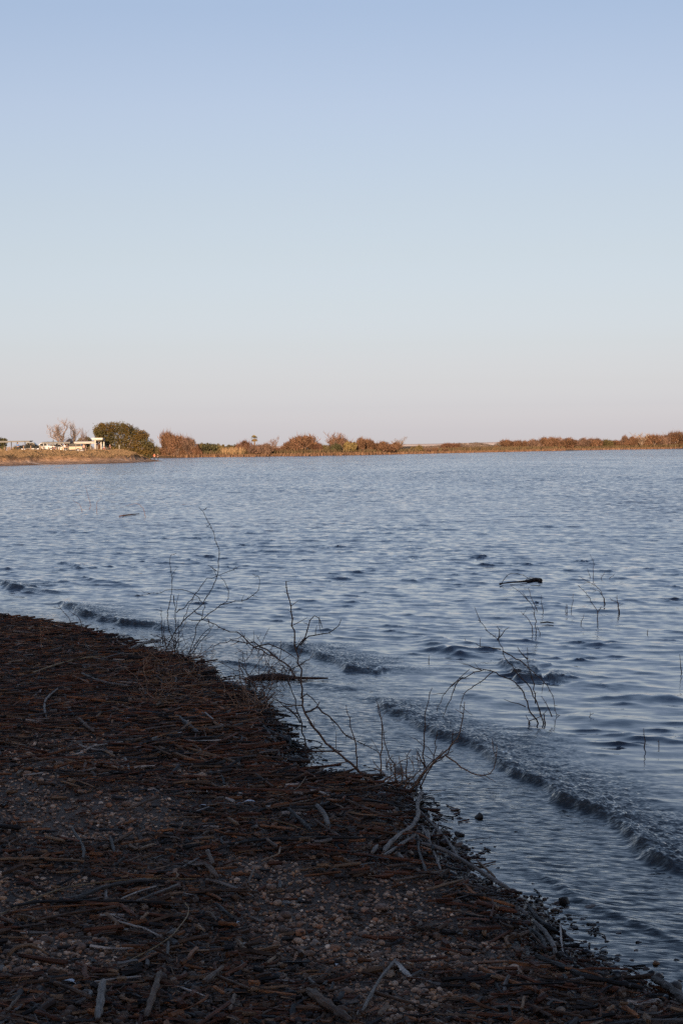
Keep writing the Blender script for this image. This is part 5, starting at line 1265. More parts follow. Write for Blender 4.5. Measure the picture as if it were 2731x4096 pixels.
    (cA, k, [(680, 930), (900, 940), (1090, 965)], 18, 'redbrown', None), (cA, k, [(1115, 965), (1250, 1020), (1380, 1070)], 28, 'tan', None), (cA, k, [(1260, 950), (1350, 980), (1470, 1010), (1568, 1035)], 18, 'tan', None), (cA, k, [(1060, 905), (1130, 880), (1180, 868)], 18, 'grey', None), (cA, k, [(1060, 915), (1160, 890), (1280, 882)], 12, 'darkgrey', None),
    (cA, k, [(1230, 745), (1300, 800), (1380, 865)], 36, 'darkgrey', 'pair-like thick dark stick lower right of the twig tangle'.replace('pair-like ', '')), (cA, k, [(870, 1035), (885, 1080), (900, 1115)], 26, 'grey', None), (cA, k, [(900, 275), (1000, 255), (1120, 235)], 22, 'grey', 'grey log at the water edge beside the tallest shrub'), (cA, k, [(820, 215), (900, 262)], 18, 'grey', None),
    (cA, k, [(65, 360), (180, 347)], 14, 'tan', None), (cA, k, [(400, 130), (530, 135), (650, 160), (720, 180)], 26, 'redbrown', 'red-brown plank-like stalk at the upper water edge'), (cA, k, [(0, 85), (200, 95), (385, 105)], 14, 'dark', None), (cA, k, [(785, 675), (865, 710)], 18, 'tan', None), (cA, k, [(870, 720), (1060, 720)], 22, 'redbrown', None),
    (cA, k, [(740, 990), (800, 1030)], 24, 'tan', None), (cA, k, [(660, 1055), (820, 1110)], 24, 'tan', None), (cA, k, [(780, 1050), (865, 1115)], 22, 'tan', None), (cA, k, [(1420, 625), (1568, 700)], 20, 'orange', None), (cA, k, [(1500, 890), (1568, 870)], 14, 'dark', None), (cA, k, [(165, 1155), (300, 1135)], 14, 'pale', None),
    (c5, k, [(560, 1440), (700, 1500), (790, 1525)], 16, 'brown', None), (c5, k, [(735, 1340), (830, 1380), (905, 1410)], 34, 'dark', 'black wet wood wedge at the water edge under the twig tangle'), (c5, k, [(270, 1515), (500, 1560), (760, 1568), (980, 1565)], 18, 'orange', None), (c5, k, [(930, 1490), (1045, 1425)], 20, 'grey', None),
    (c6, 1.4255, [(185, 690), (240, 770), (290, 830)], 18, 'darkgrey', None), (c6, 1.4255, [(230, 755), (330, 805), (450, 862)], 26, 'dark', 'black wet stick pointing into the water from the wrack edge'), (c6, 1.4255, [(230, 650), (375, 690)], 18, 'dark', None), (c6, 1.4255, [(0, 880), (200, 920), (390, 955)], 14, 'orange', None), (c6, 1.4255, [(80, 850), (350, 840)], 22, 'redbrown', None),
]:
    stick(*args)
# the dark log in the shallows, under the second shrub
a = np.array([c5(*p) for p in [(835, 1284), (920, 1272), (1000, 1268), (1100, 1266), (1200, 1275), (1300, 1278), (1415, 1276)]]); P = onz(a[:, 0], a[:, 1], 0.02)
lg = MB().tube(resample(P, 16) - P[3], np.array([.012, .028, .036, .042, .048, .05, .05, .044, .034, .026, .022, .020, .018, .017, .014, .010]), 9, flat=0.8).build('driftwood_log', M_WOOD, None, loc=P[3])
lg.color = (0.06, 0.033, 0.022, 1); tag(lg, 'dark brown log lying in the shallow water in front of the boulder', 'log')

# scattered pieces: the nearest as things of their own, the rest as one wrack
def piece(kind, L, r_, rr, col=None, m=None, M=None):
    n = {'reed': 4, 'lath': 3, 'drift': 6}[kind]
    t = np.linspace(-0.5, 0.5, n)
    bend = (rr.normal(0, 0.05) if kind != 'drift' else rr.normal(0, 0.16)) * L
    P = np.stack([t * L, bend * (1 - 4 * t * t) + rr.normal(0, 0.01, n) * L, np.zeros(n)], -1)
    rad = np.full(n, r_) * (1 + 0.2 * (rr.random(n) - 0.5))
    if kind == 'drift': rad = rad * np.linspace(1.15, 0.55, n)
    if M is not None:
        M_ = np.array(M.to_3x3()); P = P @ M_.T + np.array(M.translation)
    m.tube(P, rad, 7 if M is None else 5, col, flat=0.38 if kind == 'lath' else 1.0, off=rr.random() * 30)
    m.v[-1] = m.v[-1] + rr.normal(0, 0.12, m.v[-1].shape) * r_
    return m
KINDS = [('reed', 0.20, 0.010), ('reed', 0.14, 0.012), ('reed', 0.30, 0.009), ('lath', 0.18, 0.012), ('lath', 0.26, 0.010), ('drift', 0.22, 0.009), ('drift', 0.15, 0.012), ('reed', 0.10, 0.011), ('drift', 0.34, 0.008)]
PM = []
for i, (kd, L, r_) in enumerate(KINDS):
    PM.append((piece(kd, L, r_, np.random.default_rng(500 + i), None, MB()).build('driftwood_stick', M_WOOD, link=False, smooth=False), kd, L, r_))
PAL = [('redbrown', .28), ('brown', .27), ('dark', .16), ('tan', .12), ('orange', .11), ('darkgrey', .07), ('grey', .04), ('pale', .01)]
PALN = [p[0] for p in PAL]; PALP = np.array([p[1] for p in PAL]); PALP /= PALP.sum()
def lay(r, n, power, smax):
    x, y = wedge(r, n * 3, -0.06, smax, power)
    s = shore_s(x, y); b = bare_patch(x, y)
    dens = np.clip(1.15 - 0.95 * b, 0.08, 1) * np.where(y > 13.3, 1.5, 1) * np.clip(0.45 + 1.1 * fbm(x * 1.7, y * 1.7, 51, 3), 0, 1) * np.where(s < 0.04, 0.5, 1) * np.where(y < 13, 0.55, 1) * np.where((s < 0.22) & (y < 16), 0.25, 1)
    k = r.random(len(x)) < dens
    x, y, s = x[k][:n], y[k][:n], s[k][:n]
    tang = math.atan2(TV[1], TV[0])
    near = (s < 0.35) & (y < 17.5)
    ang = np.where(near, tang + r.normal(0, 0.5, len(x)), r.normal(0.05, np.where(y < 13, 1.0, 0.7)))
    ang = np.where(r.random(len(x)) < 0.25, r.random(len(x)) * 6.283, ang)
    return x, y, s, ang
r = np.random.default_rng(61)
x, y, s, ang = lay(r, 115, 2.4, 6)
for i in range(len(x)):
    me, kd, L, r_ = PM[r.integers(len(PM))]
    f = r.uniform(0.8, 1.3); kn = PALN[r.choice(len(PALN), p=PALP)]
    o = bpy.data.objects.new('driftwood_stick', me); COL.objects.link(o)
    o.location = (x[i], y[i], float(beach_h(x[i], y[i])) + r_ + 0.02 * r.random()); o.rotation_euler = (r.random() * 6.28 if kd == 'reed' else r.normal(0, .3), r.normal(0, 0.07), ang[i]); o.scale = (f, r.uniform(0.8, 1.2), r.uniform(0.8, 1.2))
    c = np.array(WK[kn]) * r.uniform(0.75, 1.2); o.color = (*c, 1)
    w = {'redbrown': 'reddish brown', 'darkgrey': 'dark grey', 'dark': 'blackish'}.get(kn, kn)
    tag(o, '%s driftwood stick lying in the wrack on the beach' % w, 'stick', '%s sticks in the wrack' % w)
def wrack():
    r = np.random.default_rng(62); m = MB()
    for n, pw, zl, k_ in ((1700, 2.2, 0.024, 0.75), (4200, 1.0, 0.04, 1.0), (4200, 1.7, 0.014, 0.45)):
        x, y, s, ang = lay(r, n, pw, 6.5)
        for i in range(len(x)):
            kd, L, r_ = KINDS[r.integers(len(KINDS))]
            L *= (0.5 + 1.1 * r.random() ** 1.6) * k_ * (1.35 if y[i] > 14 else 0.62 if y[i] < 12 else 0.85); r_ *= r.uniform(0.6, 1.35) * (0.95 if k_ > 0.5 else 0.65)
            c = np.array(WK[PALN[r.choice(len(PALN), p=PALP)]]) * r.uniform(0.6, 1.15)
            if s[i] < 0.25: c = c * 0.45
            M = Matrix.Translation((x[i], y[i], float(beach_h(x[i], y[i])) + r_ * 0.6 + zl * r.random() * (1.4 if s[i] < 1.2 else 0.7))) @ Matrix.Rotation(ang[i], 4, 'Z') @ Matrix.Rotation(r.normal(0, 0.09), 4, 'Y')
            piece(kd, L, r_, r, tuple(c), m, M)
    x, y = wedge(r, 130, -0.22, 0.10, 1.3)
    for i in range(len(x)):
        kd, L, r_ = KINDS[r.integers(len(KINDS))]
        L *= 0.25 + 0.6 * r.random(); r_ *= 0.7; c = np.array(WK[('dark', 'dark', 'redbrown', 'brown', 'darkgrey')[r.integers(5)]]) * r.uniform(0.35, 0.7)
        M = Matrix.Translation((x[i], y[i], max(0.003, float(beach_h(x[i], y[i]))) + r_ * 0.4)) @ Matrix.Rotation(math.atan2(TV[1], TV[0]) + r.normal(0, 0.7), 4, 'Z')
        piece(kd, L, r_ * 0.7, r, tuple(c), m, M)
    x, y, s, ang = lay(r, 7500, 1.5, 6.5)
    for i in range(len(x)):
        L = r.uniform(0.02, 0.075); w_ = r.uniform(0.0018, 0.005); c = np.array(WK[PALN[r.choice(len(PALN), p=PALP)]]) * r.uniform(0.5, 1.25) * (0.5 if s[i] < 0.2 else 1)
        d = np.array([math.cos(ang[i]), math.sin(ang[i]), r.normal(0, 0.2)]) * L / 2; p = np.array([x[i], y[i], float(beach_h(x[i], y[i])) + 0.012 + 0.03 * r.random()])
        m.tube([p - d, p + d + r.normal(0, 0.004, 3)], [w_, w_ * 0.5], 3, tuple(c), cap=False, off=r.random() * 30)
    tag(m.build('wrack', M_WRACK, smooth=False), 'dense brown litter of broken reeds and sticks covering the beach', 'wrack', kind='stuff')
wrack()

# ------------------------------------------------------------------ thorn shrubs and drowned twigs
def stem_mesh(m, P3, r0, r1, rr, thorn=0.028, step=0.05, col=(1, 1, 1), twigs=0.0):
    """a zigzag stem with pairs of spines"""
    L = np.concatenate([[0], np.cumsum(np.linalg.norm(np.diff(P3, axis=0), axis=1))])
    n = max(4, int(L[-1] / 0.045)); t = np.linspace(0, L[-1], n)
    Q = np.stack([np.interp(t, L, P3[:, k]) for k in range(3)], -1)
    Q[1:-1] = 0.2 * Q[:-2] + 0.6 * Q[1:-1] + 0.2 * Q[2:]
    Q[1:-1] += rr.normal(0, 0.006, (n - 2, 3))
    rad = np.linspace(r0, r1, n) * (1 + 0.2 * (rr.random(n) - 0.5))
    m.tube(Q, rad, 5, col)
    for i in range(1, n - 1):
        if rr.random() > 0.75 * 0.045 / step * 1.1: continue
        d = Q[i + 1] - Q[i]; d /= np.linalg.norm(d) + 1e-9
        a = rr.normal(size=3); a -= (a @ d) * d; a /= np.linalg.norm(a)
        for sg in (1, -1):
            if rr.random() < 0.25: continue
            q = a * sg * 0.9 + d * 0.35 + rr.normal(0, 0.2, 3); q /= np.linalg.norm(q)
            ln = thorn * rr.uniform(0.6, 1.3)
            m.tube([Q[i], Q[i] + q * ln], [0.0028, 0.0008], 3, col, cap=False)
        if rr.random() < twigs:
            q = a + d * 0.7; q /= np.linalg.norm(q); ln = rr.uniform(0.05, 0.16); b = Q[i] + q * ln + rr.normal(0, 0.012, 3)
            m.tube([Q[i], (Q[i] + b) / 2 + rr.normal(0, 0.008, 3), b], [0.003, 0.0024, 0.0012], 4, col, cap=False)
def shrub(name, cr, base_px, stems, label, cat='shrub', water=False, col=(0.050, 0.033, 0.026), r0=0.0062, group=None, lean=0.35, seed=0, tan=None, twigs=0.26):
    b = np.array(cr(*base_px)); base = onz(b[0], b[1], 0.0) if water else onbeach(b[0], b[1])
    o = tag(empty(name, base), label, cat, group)
    rr = np.random.default_rng(1000 + seed)
    for st in stems:
        k = 1.0
        if isinstance(st, tuple): st, k = st
        a = np.array([cr(*p) for p in st], float)
        sl = rr.uniform(-lean, lean)
        arc = np.concatenate([[0], np.cumsum(np.hypot(*np.diff(a, axis=0).T))]) / FPX * base[1]
        off = (a[0] - b) / FPX * base[1]
        P = at(a[:, 0], a[:, 1], base[1] + sl * arc + rr.normal(0, 0.012, len(a)) - off[1] * 0.6)
        if np.hypot(*off) < 0.12:
            P[0, 2] = min(P[0, 2], base[2] - 0.02)
        m = MB(); stem_mesh(m, P - base, r0 * k, max(0.0022, r0 * k * 0.36), rr, twigs=twigs)
        q = m.build('stem', M_BARK, o); c = tan if (tan and rr.random() < 0.4) else col
        j = rr.uniform(0.8, 1.25); q.color = (c[0] * j, c[1] * j, c[2] * j, 1)
    return o
DKB = (0.042, 0.030, 0.025); RB = (0.10, 0.055, 0.035); TB = (0.23, 0.135, 0.08)
shrub('thorn_shrub', c5, (360, 1120), [
    ([(270, 1110), (330, 985), (380, 910), (440, 850), (540, 755), (600, 665), (635, 590), (650, 520), (655, 440), (650, 370), (625, 285), (595, 200), (555, 150), (545, 105), (515, 83)], 1.2), [(545, 105), (572, 86)],
    [(355, 1112), (340, 1020), (310, 940), (298, 850), (310, 740), (328, 680), (325, 560), (318, 500), (312, 425), (360, 405)], [(345, 1060), (355, 900), (355, 800), (375, 690)], [(340, 700), (352, 760), (355, 820)],
    ([(430, 1130), (490, 990), (490, 930), (540, 870), (550, 760), (500, 700), (450, 670), (390, 660), (330, 662), (250, 675), (180, 690), (70, 705)], 1.0), [(540, 870), (600, 815), (660, 770), (720, 735), (725, 660), (700, 600), (660, 555)],
    [(660, 770), (720, 750), (860, 725), (930, 670), (945, 610), (935, 575), (905, 548), (885, 550)], [(440, 1120), (520, 1000), (620, 900), (580, 880), (540, 870)], [(360, 820), (440, 760), (530, 640), (565, 590), (640, 565), (700, 545), (760, 520), (803, 495)],
    [(390, 900), (430, 820), (480, 710)], [(265, 1040), (255, 880), (250, 780)], [(365, 1120), (375, 960), (372, 860)], [(290, 1080), (270, 960), (275, 870)], [(640, 530), (610, 500), (578, 488)], [(540, 840), (500, 830), (470, 790)], [(470, 1100), (530, 1010), (590, 960), (620, 905)], [(540, 870), (500, 880), (440, 860)]],
    'tallest bare thorn shrub at the water edge, left of the others', seed=1)
shrub('thorn_shrub', c6, (912, 1076), [
    ([(912, 1072), (830, 1020), (770, 978), (680, 900), (620, 850), (560, 790), (500, 715), (455, 640), (432, 560), (440, 470), (422, 370), (405, 280), (398, 200), (388, 110), (380, 60), (375, 10), (357, -40), (345, -85), (348, -108)], 1.7),
    ([(600, 838), (545, 770), (470, 690)], 1.2), ([(455, 640), (520, 620), (540, 580)], 1.5), [(530, 610), (580, 660), (640, 710), (690, 770), (750, 810), (850, 850), (890, 885)], ([(465, 895), (445, 760), (420, 650), (400, 560), (365, 480), (350, 430), (385, 370)], 1.1),
    [(405, 280), (465, 205), (470, 150), (510, 75), (545, 95), (555, 160)], [(430, 260), (470, 205), (530, 195), (590, 195), (640, 170), (662, 110)], ([(440, 470), (370, 390), (300, 330), (240, 300), (160, 272), (120, 220), (60, 180), (0, 170), (-60, 138), (-128, 113)], 1.1),
    [(440, 600), (380, 600), (330, 590), (260, 550)], [(430, 560), (470, 520), (530, 600)], [(420, 650), (380, 640), (340, 600)], [(300, 330), (200, 260), (90, 230), (0, 240), (-60, 260)], [(160, 272), (240, 250), (320, 280), (400, 330)], [(430, 700), (400, 640), (330, 610), (290, 560)]],
    'leaning thorn shrub with a tall middle stem rooted on the spit', col=RB, seed=2, tan=DKB)
shrub('thorn_shrub', c6, (1030, 1078), [
    ([(1040, 1075), (1120, 1000), (1190, 930), (1250, 870), (1320, 800), (1350, 740), (1350, 660), (1370, 610), (1365, 580)], 1.3), ([(1060, 1066), (1140, 980), (1200, 890), (1240, 860)], 1.2), [(1250, 880), (1320, 930), (1400, 990), (1470, 1010), (1530, 980), (1550, 920), (1525, 830), (1520, 790)],
    ([(1000, 1055), (960, 950), (905, 820), (895, 700), (870, 600)], 0.9), [(1135, 960), (1135, 780), (1140, 640), (1180, 500)], [(1100, 1020), (1190, 920), (1200, 820), (1210, 740)], [(1010, 1060), (1010, 930), (990, 890)], [(890, 1010), (895, 880), (890, 760), (892, 680), (862, 575)],
    [(760, 985), (755, 900), (740, 770), (700, 640), (690, 600)], [(1020, 1060), (1040, 980), (1030, 900), (1060, 850)], [(1080, 1050), (1150, 960), (1230, 900), (1300, 860)], [(1200, 910), (1260, 900), (1290, 840), (1300, 740)], [(990, 1060), (970, 1000), (930, 950)], [(1150, 960), (1110, 900), (1100, 860)]],
    'low spreading reddish thorn shrub at the tip of the spit', col=RB, seed=3, tan=TB, twigs=0.2)
shrub('thorn_shrub', c7, (670, 1132), [
    ([(720, 1095), (690, 1040), (660, 960), (620, 890), (560, 820), (500, 760), (470, 690), (445, 620), (380, 570), (350, 530), (320, 500)], 1.1), ([(690, 1125), (640, 1060), (610, 990), (580, 920), (530, 870), (470, 840), (410, 815), (340, 805), (290, 825), (230, 850), (150, 910), (110, 960), (90, 1000), (70, 1060)], 1.2),
    [(410, 820), (340, 880), (240, 940), (215, 1000), (210, 1050)], [(230, 850), (180, 900), (160, 970), (100, 1100)], [(460, 680), (400, 665), (350, 655), (305, 645)], [(440, 625), (450, 590), (435, 540)], [(450, 610), (510, 545)], [(670, 1010), (660, 920), (640, 830), (620, 740), (620, 670)], [(620, 740), (560, 665)],
    [(470, 690), (560, 735), (640, 800), (700, 860), (760, 920), (785, 990), (800, 1060), (800, 1140)], [(770, 1090), (740, 1030), (705, 965)], [(610, 1030), (550, 1005), (480, 985)], ([(725, 1132), (725, 1075)], 1.8), [(625, 1130), (640, 1090), (690, 1100), (740, 1050)], [(640, 1130), (610, 1080)], [(340, 805), (290, 790), (230, 770)], [(150, 910), (200, 860), (270, 800)]],
    'arching thorn shrub standing in the water off the spit', water=True, col=(0.085, 0.05, 0.034), seed=4, r0=0.0058)
shrub('drowned_shrub', c7, (668, 587), [[(668, 585), (672, 490), (655, 420), (620, 380), (575, 330), (520, 295)], [(655, 575), (650, 540), (625, 500), (580, 450)], [(700, 585), (680, 540)], [(680, 450), (650, 380), (625, 310)]], 'thin pale drowned shrub below the floating branch', water=True, col=RB, r0=0.006, seed=5)
shrub('drowned_shrub', c7, (1095, 402), [[(1095, 400), (1080, 350), (1050, 300), (960, 250), (930, 235)], [(1090, 390), (1080, 350), (1050, 320), (1000, 310)]], 'thin arching twigs rising from the water right of the floating branch', water=True, col=RB, r0=0.006, seed=6)
shrub('drowned_shrub', c7, (1180, 460), [[(1180, 460), (1175, 400), (1150, 390), (1120, 365)], [(1175, 420), (1165, 350)]], 'short forked dark twig in the water, farthest right of the drowned shrubs', water=True, col=RB, r0=0.007, seed=7)
shrub('drowned_shrub', c7, (1048, 525), [[(1048, 527), (1050, 450), (1020, 410), (990, 350), (930, 290)], [(1050, 450), (1070, 420)]], 'slender dark drowned shrub with a forked top between the wave crests', water=True, col=RB, r0=0.0065, seed=8)
TW = [([(945, 532), (955, 500), (965, 462)], 'dark straight twig left of the slender drowned shrub'), ([(857, 458), (857, 405)], 'left of two short upright twigs close together'), ([(862, 458), (863, 408)], 'right of two short upright twigs close together'), ([(887, 445), (893, 400), (900, 345)], 'tall thin twig beside the two short upright twigs'),
      ([(715, 458), (710, 410), (705, 350)], 'thin leaning twig right of the pale drowned shrub'), ([(1020, 247), (1025, 160), (1000, 100)], 'tallest far twig bent at the top behind the floating branch'), ([(1005, 243), (985, 185)], 'short far twig leaning left beside the tallest far one'), ([(1065, 252), (1090, 205)], 'far twig leaning right beyond the floating branch'),
      ([(1110, 252), (1150, 220)], 'far low twig slanting right, last in its row'), ([(1560, 822), (1555, 740), (1545, 710)], 'dark stick standing in the water at the right edge'), ([(1327, 1278), (1326, 1220), (1327, 1160)], 'thin upright stick in the water at the lower right'), ([(1417, 1272), (1417, 1230)], 'tiny upright stick right of the thin upright one'),
      ([(20, 757), (22, 715)], 'short lone stick between the two foaming waves'), ([(985, 1107), (1000, 1085), (1022, 1070)], 'small forked twig floating right of the arching shrub'), ([(1350, 587), (1353, 558)], 'short dark stub in the water before a crest at the right'), ([(245, 632), (240, 612)], 'tiny stub in the water above the breaking wave crest')]
for i, (pts, lb) in enumerate(TW):
    shrub('twig', c7, pts[0], [pts], lb + (' in the lake' if len(lb.split()) < 8 and 'lake' not in lb else ''), 'twig', True, RB, 0.0055, 'twigs poking out of the lake', seed=20 + i, twigs=0.0)
for i, (pts, lb) in enumerate(([([(820, 325), (790, 230), (765, 130)], 'tall thin far twig leaning left in the lake at the left'), ([(870, 385), (868, 290), (915, 250)], 'far forked twig right of the tall thin one at the left'), ([(740, 375), (720, 310), (650, 270)], 'short far twig leaning left, leftmost in the lake'), ([(805, 350), (810, 320)], 'tiny far stub between the far twigs at the left'), ([(1305, 425), (1290, 350), (1250, 310), (1220, 300), (1130, 320)], 'far arching pinkish twig in the lake at the left')])):
    shrub('twig', c8, pts[0], [pts], lb, 'twig', True, RB, 0.009, 'twigs poking out of the lake', seed=50 + i, twigs=0.15)
a = np.array([c8(*p) for p in [(1070, 414), (1120, 406), (1170, 400), (1250, 391)]]); P = onz(a[:, 0], a[:, 1], 0.03)
fs = MB().tube(P - P[0], [0.02, 0.03, 0.028, 0.012], 6).build('floating_stick', M_WOOD, None, loc=P[0]); fs.color = (0.09, 0.05, 0.04, 1); tag(fs, 'thin stick floating beside the far arching twig at the left', 'stick')
# floating branch
a = np.array([c7(*p) for p in [(455, 283), (480, 276), (530, 272), (600, 268), (640, 262), (670, 256), (690, 256), (702, 264)]]); P = onz(a[:, 0], a[:, 1], 0.025)
o = tag(empty('floating_branch', P[0]), 'dark branch with a thick knotted end floating among the waves', 'branch')
q = MB().tube(resample(P, 16) - P[0], [.022, .014, .011, .012, .012, .014, .016, .02, .026, .032, .040, .043, .038, .040, .046, .03], 8).build('branch', M_WOOD, o); q.color = (0.04, 0.03, 0.024, 1)
for kx, st in enumerate(([(465, 278), (490, 235), (540, 214), (600, 232), (655, 260)], [(600, 268), (640, 235), (660, 245)], [(690, 258), (675, 246)])):
    a = np.array([c7(*p) for p in st]); P2 = at(a[:, 0], a[:, 1], P[0, 1] + 0.05 * kx)
    m = MB(); stem_mesh(m, P2 - P[0], 0.006 if kx < 2 else 0.012, 0.004, np.random.default_rng(70 + kx)); q = m.build('twig', M_BARK, o); q.color = (*DKB, 1)
a = np.array([c7(*p) for p in [(700, 519), (740, 514), (780, 520)]]); P = onz(a[:, 0], a[:, 1], 0.02)
fs = MB().tube(P - P[0], [0.008, 0.011, 0.007], 6).build('floating_stick', M_WOOD, None, loc=P[0]); fs.color = (0.03, 0.022, 0.02, 1); tag(fs, 'small dark stick floating right of the thin pale drowned shrub', 'stick')
for i, (pts, lb) in enumerate((([(1290, 213), (1320, 217), (1350, 222)], 'dark floating stick far out near the right edge'), ([(1640, 1940 - 1700), (1700, 238)], None))):
    pass
# small shrubs on the beach
shrub('thorn_shrub', c8, (690, 1640), [[(665, 1430), (655, 1400), (620, 1330), (555, 1255), (525, 1205)], [(735, 1430), (745, 1370), (700, 1310), (620, 1260)], [(690, 1640), (660, 1560), (620, 1480)], [(700, 1640), (765, 1540), (755, 1440), (735, 1420)], [(690, 1640), (710, 1520), (720, 1470), (665, 1430)]], 'small thin thorn shrub growing from the wrack at the left', col=RB, r0=0.005, seed=80)
shrub('thorn_shrub', c8, (410, 1665), [[(410, 1660), (370, 1540), (365, 1400), (375, 1370)], [(460, 1540), (430, 1470), (420, 1420)]], 'two thin brown thorn stems in the wrack at the far left', col=TB, r0=0.0045, seed=81)
def tangle(cr, box, bases, n, label, seed, col, lx=(0.12, 0.4)):
    rr = np.random.default_rng(seed); b = np.array(cr(*bases[0])); base = onbeach(b[0], b[1])
    o = tag(empty('dead_twig_bush', base), label, 'bush')
    for g in range(6):
        m = MB()
        for k in range(n // 6):
            q = cr(rr.uniform(box[0], box[2]), rr.uniform(box[1], box[3])); p = onbeach(np.array(q[0]), np.array(q[1])) + (0, 0, 0.02)
            a = rr.random() * 6.283; L = rr.uniform(*lx); e = rr.uniform(0.1, 1.1)
            d = np.array([math.cos(a) * math.cos(e), math.sin(a) * math.cos(e), math.sin(e)])
            P = [p]; dd = d.copy()
            for _ in range(5):
                dd = dd + rr.normal(0, 0.22, 3) - np.array([0, 0, 0.12]); dd /= np.linalg.norm(dd); P.append(P[-1] + dd * L / 5)
            P = np.array(P); P[:, 2] = np.maximum(P[:, 2], p[2] - 0.01)
            stem_mesh(m, P - base, 0.0046, 0.0022, rr, thorn=0.018, twigs=0.4)
        q = m.build('twig_spray', M_BARK, o); q['kind'] = 'stuff'; j = rr.uniform(0.8, 1.3); q.color = (col[0] * j, col[1] * j, col[2] * j, 1)
tangle(c5, (60, 1130, 560, 1500), [(300, 1350)], 120, 'tangle of thin dead twigs on the wrack below the tallest shrub', 91, TB)
tangle(c5, (220, 1050, 520, 1170), [(360, 1130)], 66, 'dense reddish twigs around the foot of the tallest shrub', 90, RB, (0.15, 0.42))
tangle(c5, (820, 1150, 1200, 1400), [(1000, 1310)], 150, 'upright tangle of thin twigs around the dark log', 92, RB, (0.2, 0.5))
tangle(c5, (800, 1430, 1000, 1580), [(880, 1560)], 60, 'small twiggy bush at the wrack edge left of the leaning shrub', 93, TB, (0.14, 0.42))
tangle(c6, (880, 1000, 1130, 1090), [(1010, 1078)], 72, 'short twigs around the foot of the reddish spit shrub', 94, TB, (0.1, 0.26))

# ------------------------------------------------------------------ feathers
M_FEATH = plain('feather_white', (0.62, 0.62, 0.64), 0.7, 0, 0.1, 40)
M_FEATD = plain('feather_dark', (0.06, 0.065, 0.08), 0.6)
def feather(cr, s, px, py, wpx, ang, label, mat=None, seed=0):
    X, Y = cr(px, py); p = onbeach(np.array(X), np.array(Y)) + (0, 0, 0.03); L = wpx / s / FPX * np.linalg.norm(p - CAMP)
    rr = np.random.default_rng(seed); o = tag(empty('feather', p, ang), label, 'feather')
    MB().tube([(-L * 0.5, 0, 0), (0, 0, 0.1 * L), (L * 0.5, 0, 0.05 * L)], [0.0014, 0.0012, 0.0005], 4).build('quill', M_FEATH, o)
    m = MB()
    for k in range(22):
        t = -0.25 + 0.75 * k / 21; w = 0.24 * L * math.sqrt(max(0.03, 1 - ((t - 0.1) / 0.42) ** 2))
        for sg in (1, -1):
            w_ = w * rr.uniform(0.7, 1.1); z = 0.1 * L * (1 - (2 * t) ** 2) ; dz = 0.25 * w_ * rr.random()
            m.add([(t * L, 0, z), (t * L + 0.035 * L, 0, z), (t * L + 0.12 * L, sg * w_, z + dz), (t * L + 0.08 * L, sg * w_, z + dz)], [(0, 1, 2, 3)])
    m.build('vane', mat or M_FEATH, o, smooth=False)
feather(cE, k, 335, 395, 90, 0.4, 'white feather lying on the wrack beside a dark one', None, 1)
feather(cE, k, 272, 408, 60, 0.7, 'dark slate feather touching the white one on the wrack', M_FEATD, 2)
feather(cD, k, 500, 1495, 110, 2.3, 'grey-white feather beside the brown stick at the bottom left', None, 3)
feather(cD, k, 1410, 245, 50, 0.1, 'small white downy feather on the wrack in the middle', None, 4)
feather(cE, k, 265, 1245, 45, 1.2, 'white feather at the end of a tan reed piece', None, 5)
feather(cE, k, 952, 1545, 50, 1.5, 'small white feather standing on the pale gravel patch', None, 6)
feather(cA, k, 890, 765, 60, 0.9, 'ruffled white feather high on the wrack slope', None, 7)

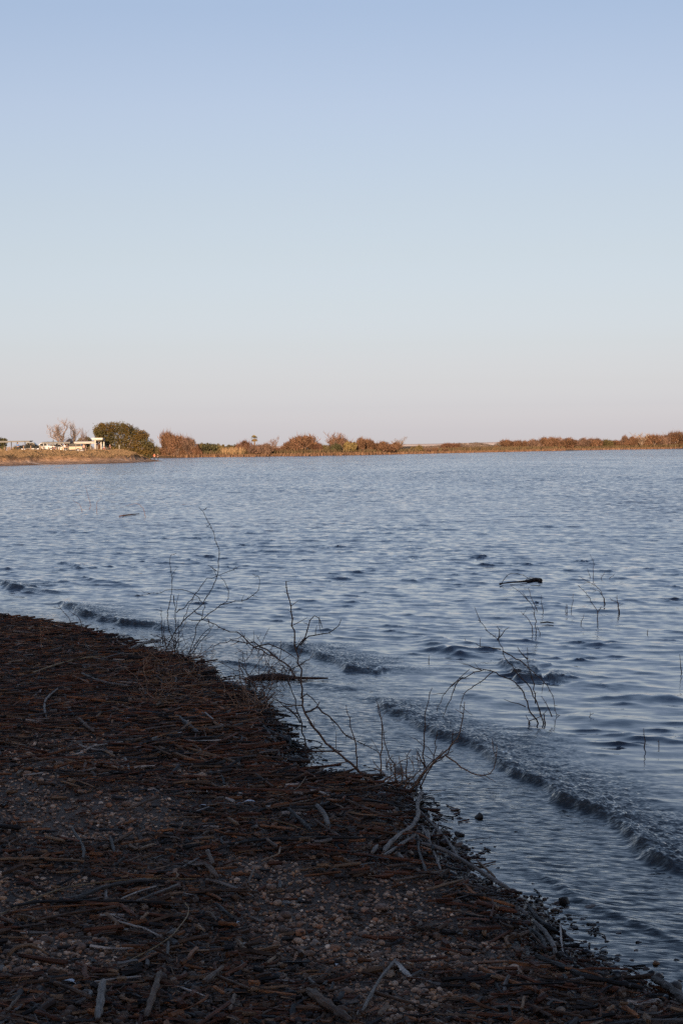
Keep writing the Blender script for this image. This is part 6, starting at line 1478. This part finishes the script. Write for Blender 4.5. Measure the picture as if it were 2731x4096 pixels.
# ------------------------------------------------------------------ every stick and stone gets the words that single it out
LM = [(cD, 600, 800, 'the long straw-yellow bent reed'), (cD, 290, 614, 'the thick tan reed at the left edge'), (cD, 980, 1100, 'the bleached knobbly stick'), (cD, 700, 1600, 'the splintered grey stump'), (cD, 1070, 1560, 'the thick brown stick at the bottom'), (cD, 500, 1495, 'the grey-white feather'),
      (cD, 1300, 1530, 'the bleached straight stick'), (cE, 335, 395, 'the white feather beside a dark one'), (cE, 870, 480, 'the short thick curved grey piece'), (cE, 540, 572, 'the broad orange-tan reed'), (cE, 265, 1245, 'the white feather on a tan reed'), (cE, 952, 1545, 'the feather on the gravel patch'),
      (cE, 1250, 1660, 'the long slanting grey-brown stick'), (cE, 900, 1800, 'the thickest brown stick'), (cE, 1400, 640, 'the S-shaped grey branch'), (cE, 500, 310, 'the long red-brown reed stalk'), (cB, 800, 840, 'the longest grey driftwood pole'), (cB, 887, 460, 'the upright dark rock'), (cR, 640, 1290, 'the curved grey rib'),
      (cR, 400, 1600, 'the long orange-brown stalk'), (cR, 900, 1570, 'the long blackish log'), (cR, 775, 1005, 'the dark greenish rock'), (cR, 1387, 1428, 'the orange stone in the shallows'), (cR, 1510, 1595, 'the large dark stone at the right edge'), (cA, 480, 355, 'the long pale bent reed'), (cA, 320, 650, 'the hooked grey-blue stick'),
      (cA, 740, 500, 'the grey-white stick'), (cA, 600, 622, 'the thick orange reed stalk'), (cA, 885, 760, 'the ruffled white feather'), (cA, 730, 940, 'the thin pale stem'), (cA, 1100, 560, 'the dead twig tangle'), (c5, 598, 1207, 'the large tan boulder'), (c5, 350, 1110, 'the tallest thorn shrub'), (c6, 985, 958, 'the brown rock behind the spit'),
      (c6, 930, 1060, 'the foot of the spit shrub'), (c8, 690, 1600, 'the small thin thorn shrub'), (c8, 1362, 1512, 'the flat olive stone'), (cE, 800, 1330, 'the flat orange stone')]
LMP = np.array([cr(a, b) for cr, a, b, _ in LM])
bpy.context.view_layer.update()
todo = []
for o in COL.objects:
    if o.parent is None and o.get('group') and o.get('category') in ('stick', 'stone'):
        c = np.array(o.matrix_world @ (sum((Vector(b) for b in o.bound_box), Vector()) / 8)); px, py, w_ = proj(c)
        size = max(o.dimensions) * FPX / float(w_)
        q = np.array([float(px), float(py)]); d = np.hypot(*(LMP - q).T * np.array([[1], [1.6]])); i = int(np.argmin(d))
        dx, dy = q - LMP[i]
        side = 'right of' if dx > abs(dy) * 1.3 else 'left of' if -dx > abs(dy) * 1.3 else 'below' if dy > 0 else 'above'
        if o['category'] == 'stick':
            col = o['label'].split(' driftwood stick')[0]; head = '%s %s stick %s %s' % ('long' if size > 260 else 'short' if size < 110 else 'medium-long', col, side, LM[i][3])
        else:
            wet = 'wet' in o['label']; head = '%s %s %s %s' % ('small' if size < 55 else 'larger', 'dark stone in the shallows' if wet else 'rounded stone on the gravel', side, LM[i][3])
        todo.append((head, float(d[i]), o))
seen = {}
for head, d, o in sorted(todo, key=lambda t_: (t_[0], t_[1])):
    k_ = seen.get(head, 0); seen[head] = k_ + 1
    o['label'] = head if k_ == 0 else head + ', ' + ORD[min(k_, 24)] + ' nearest'
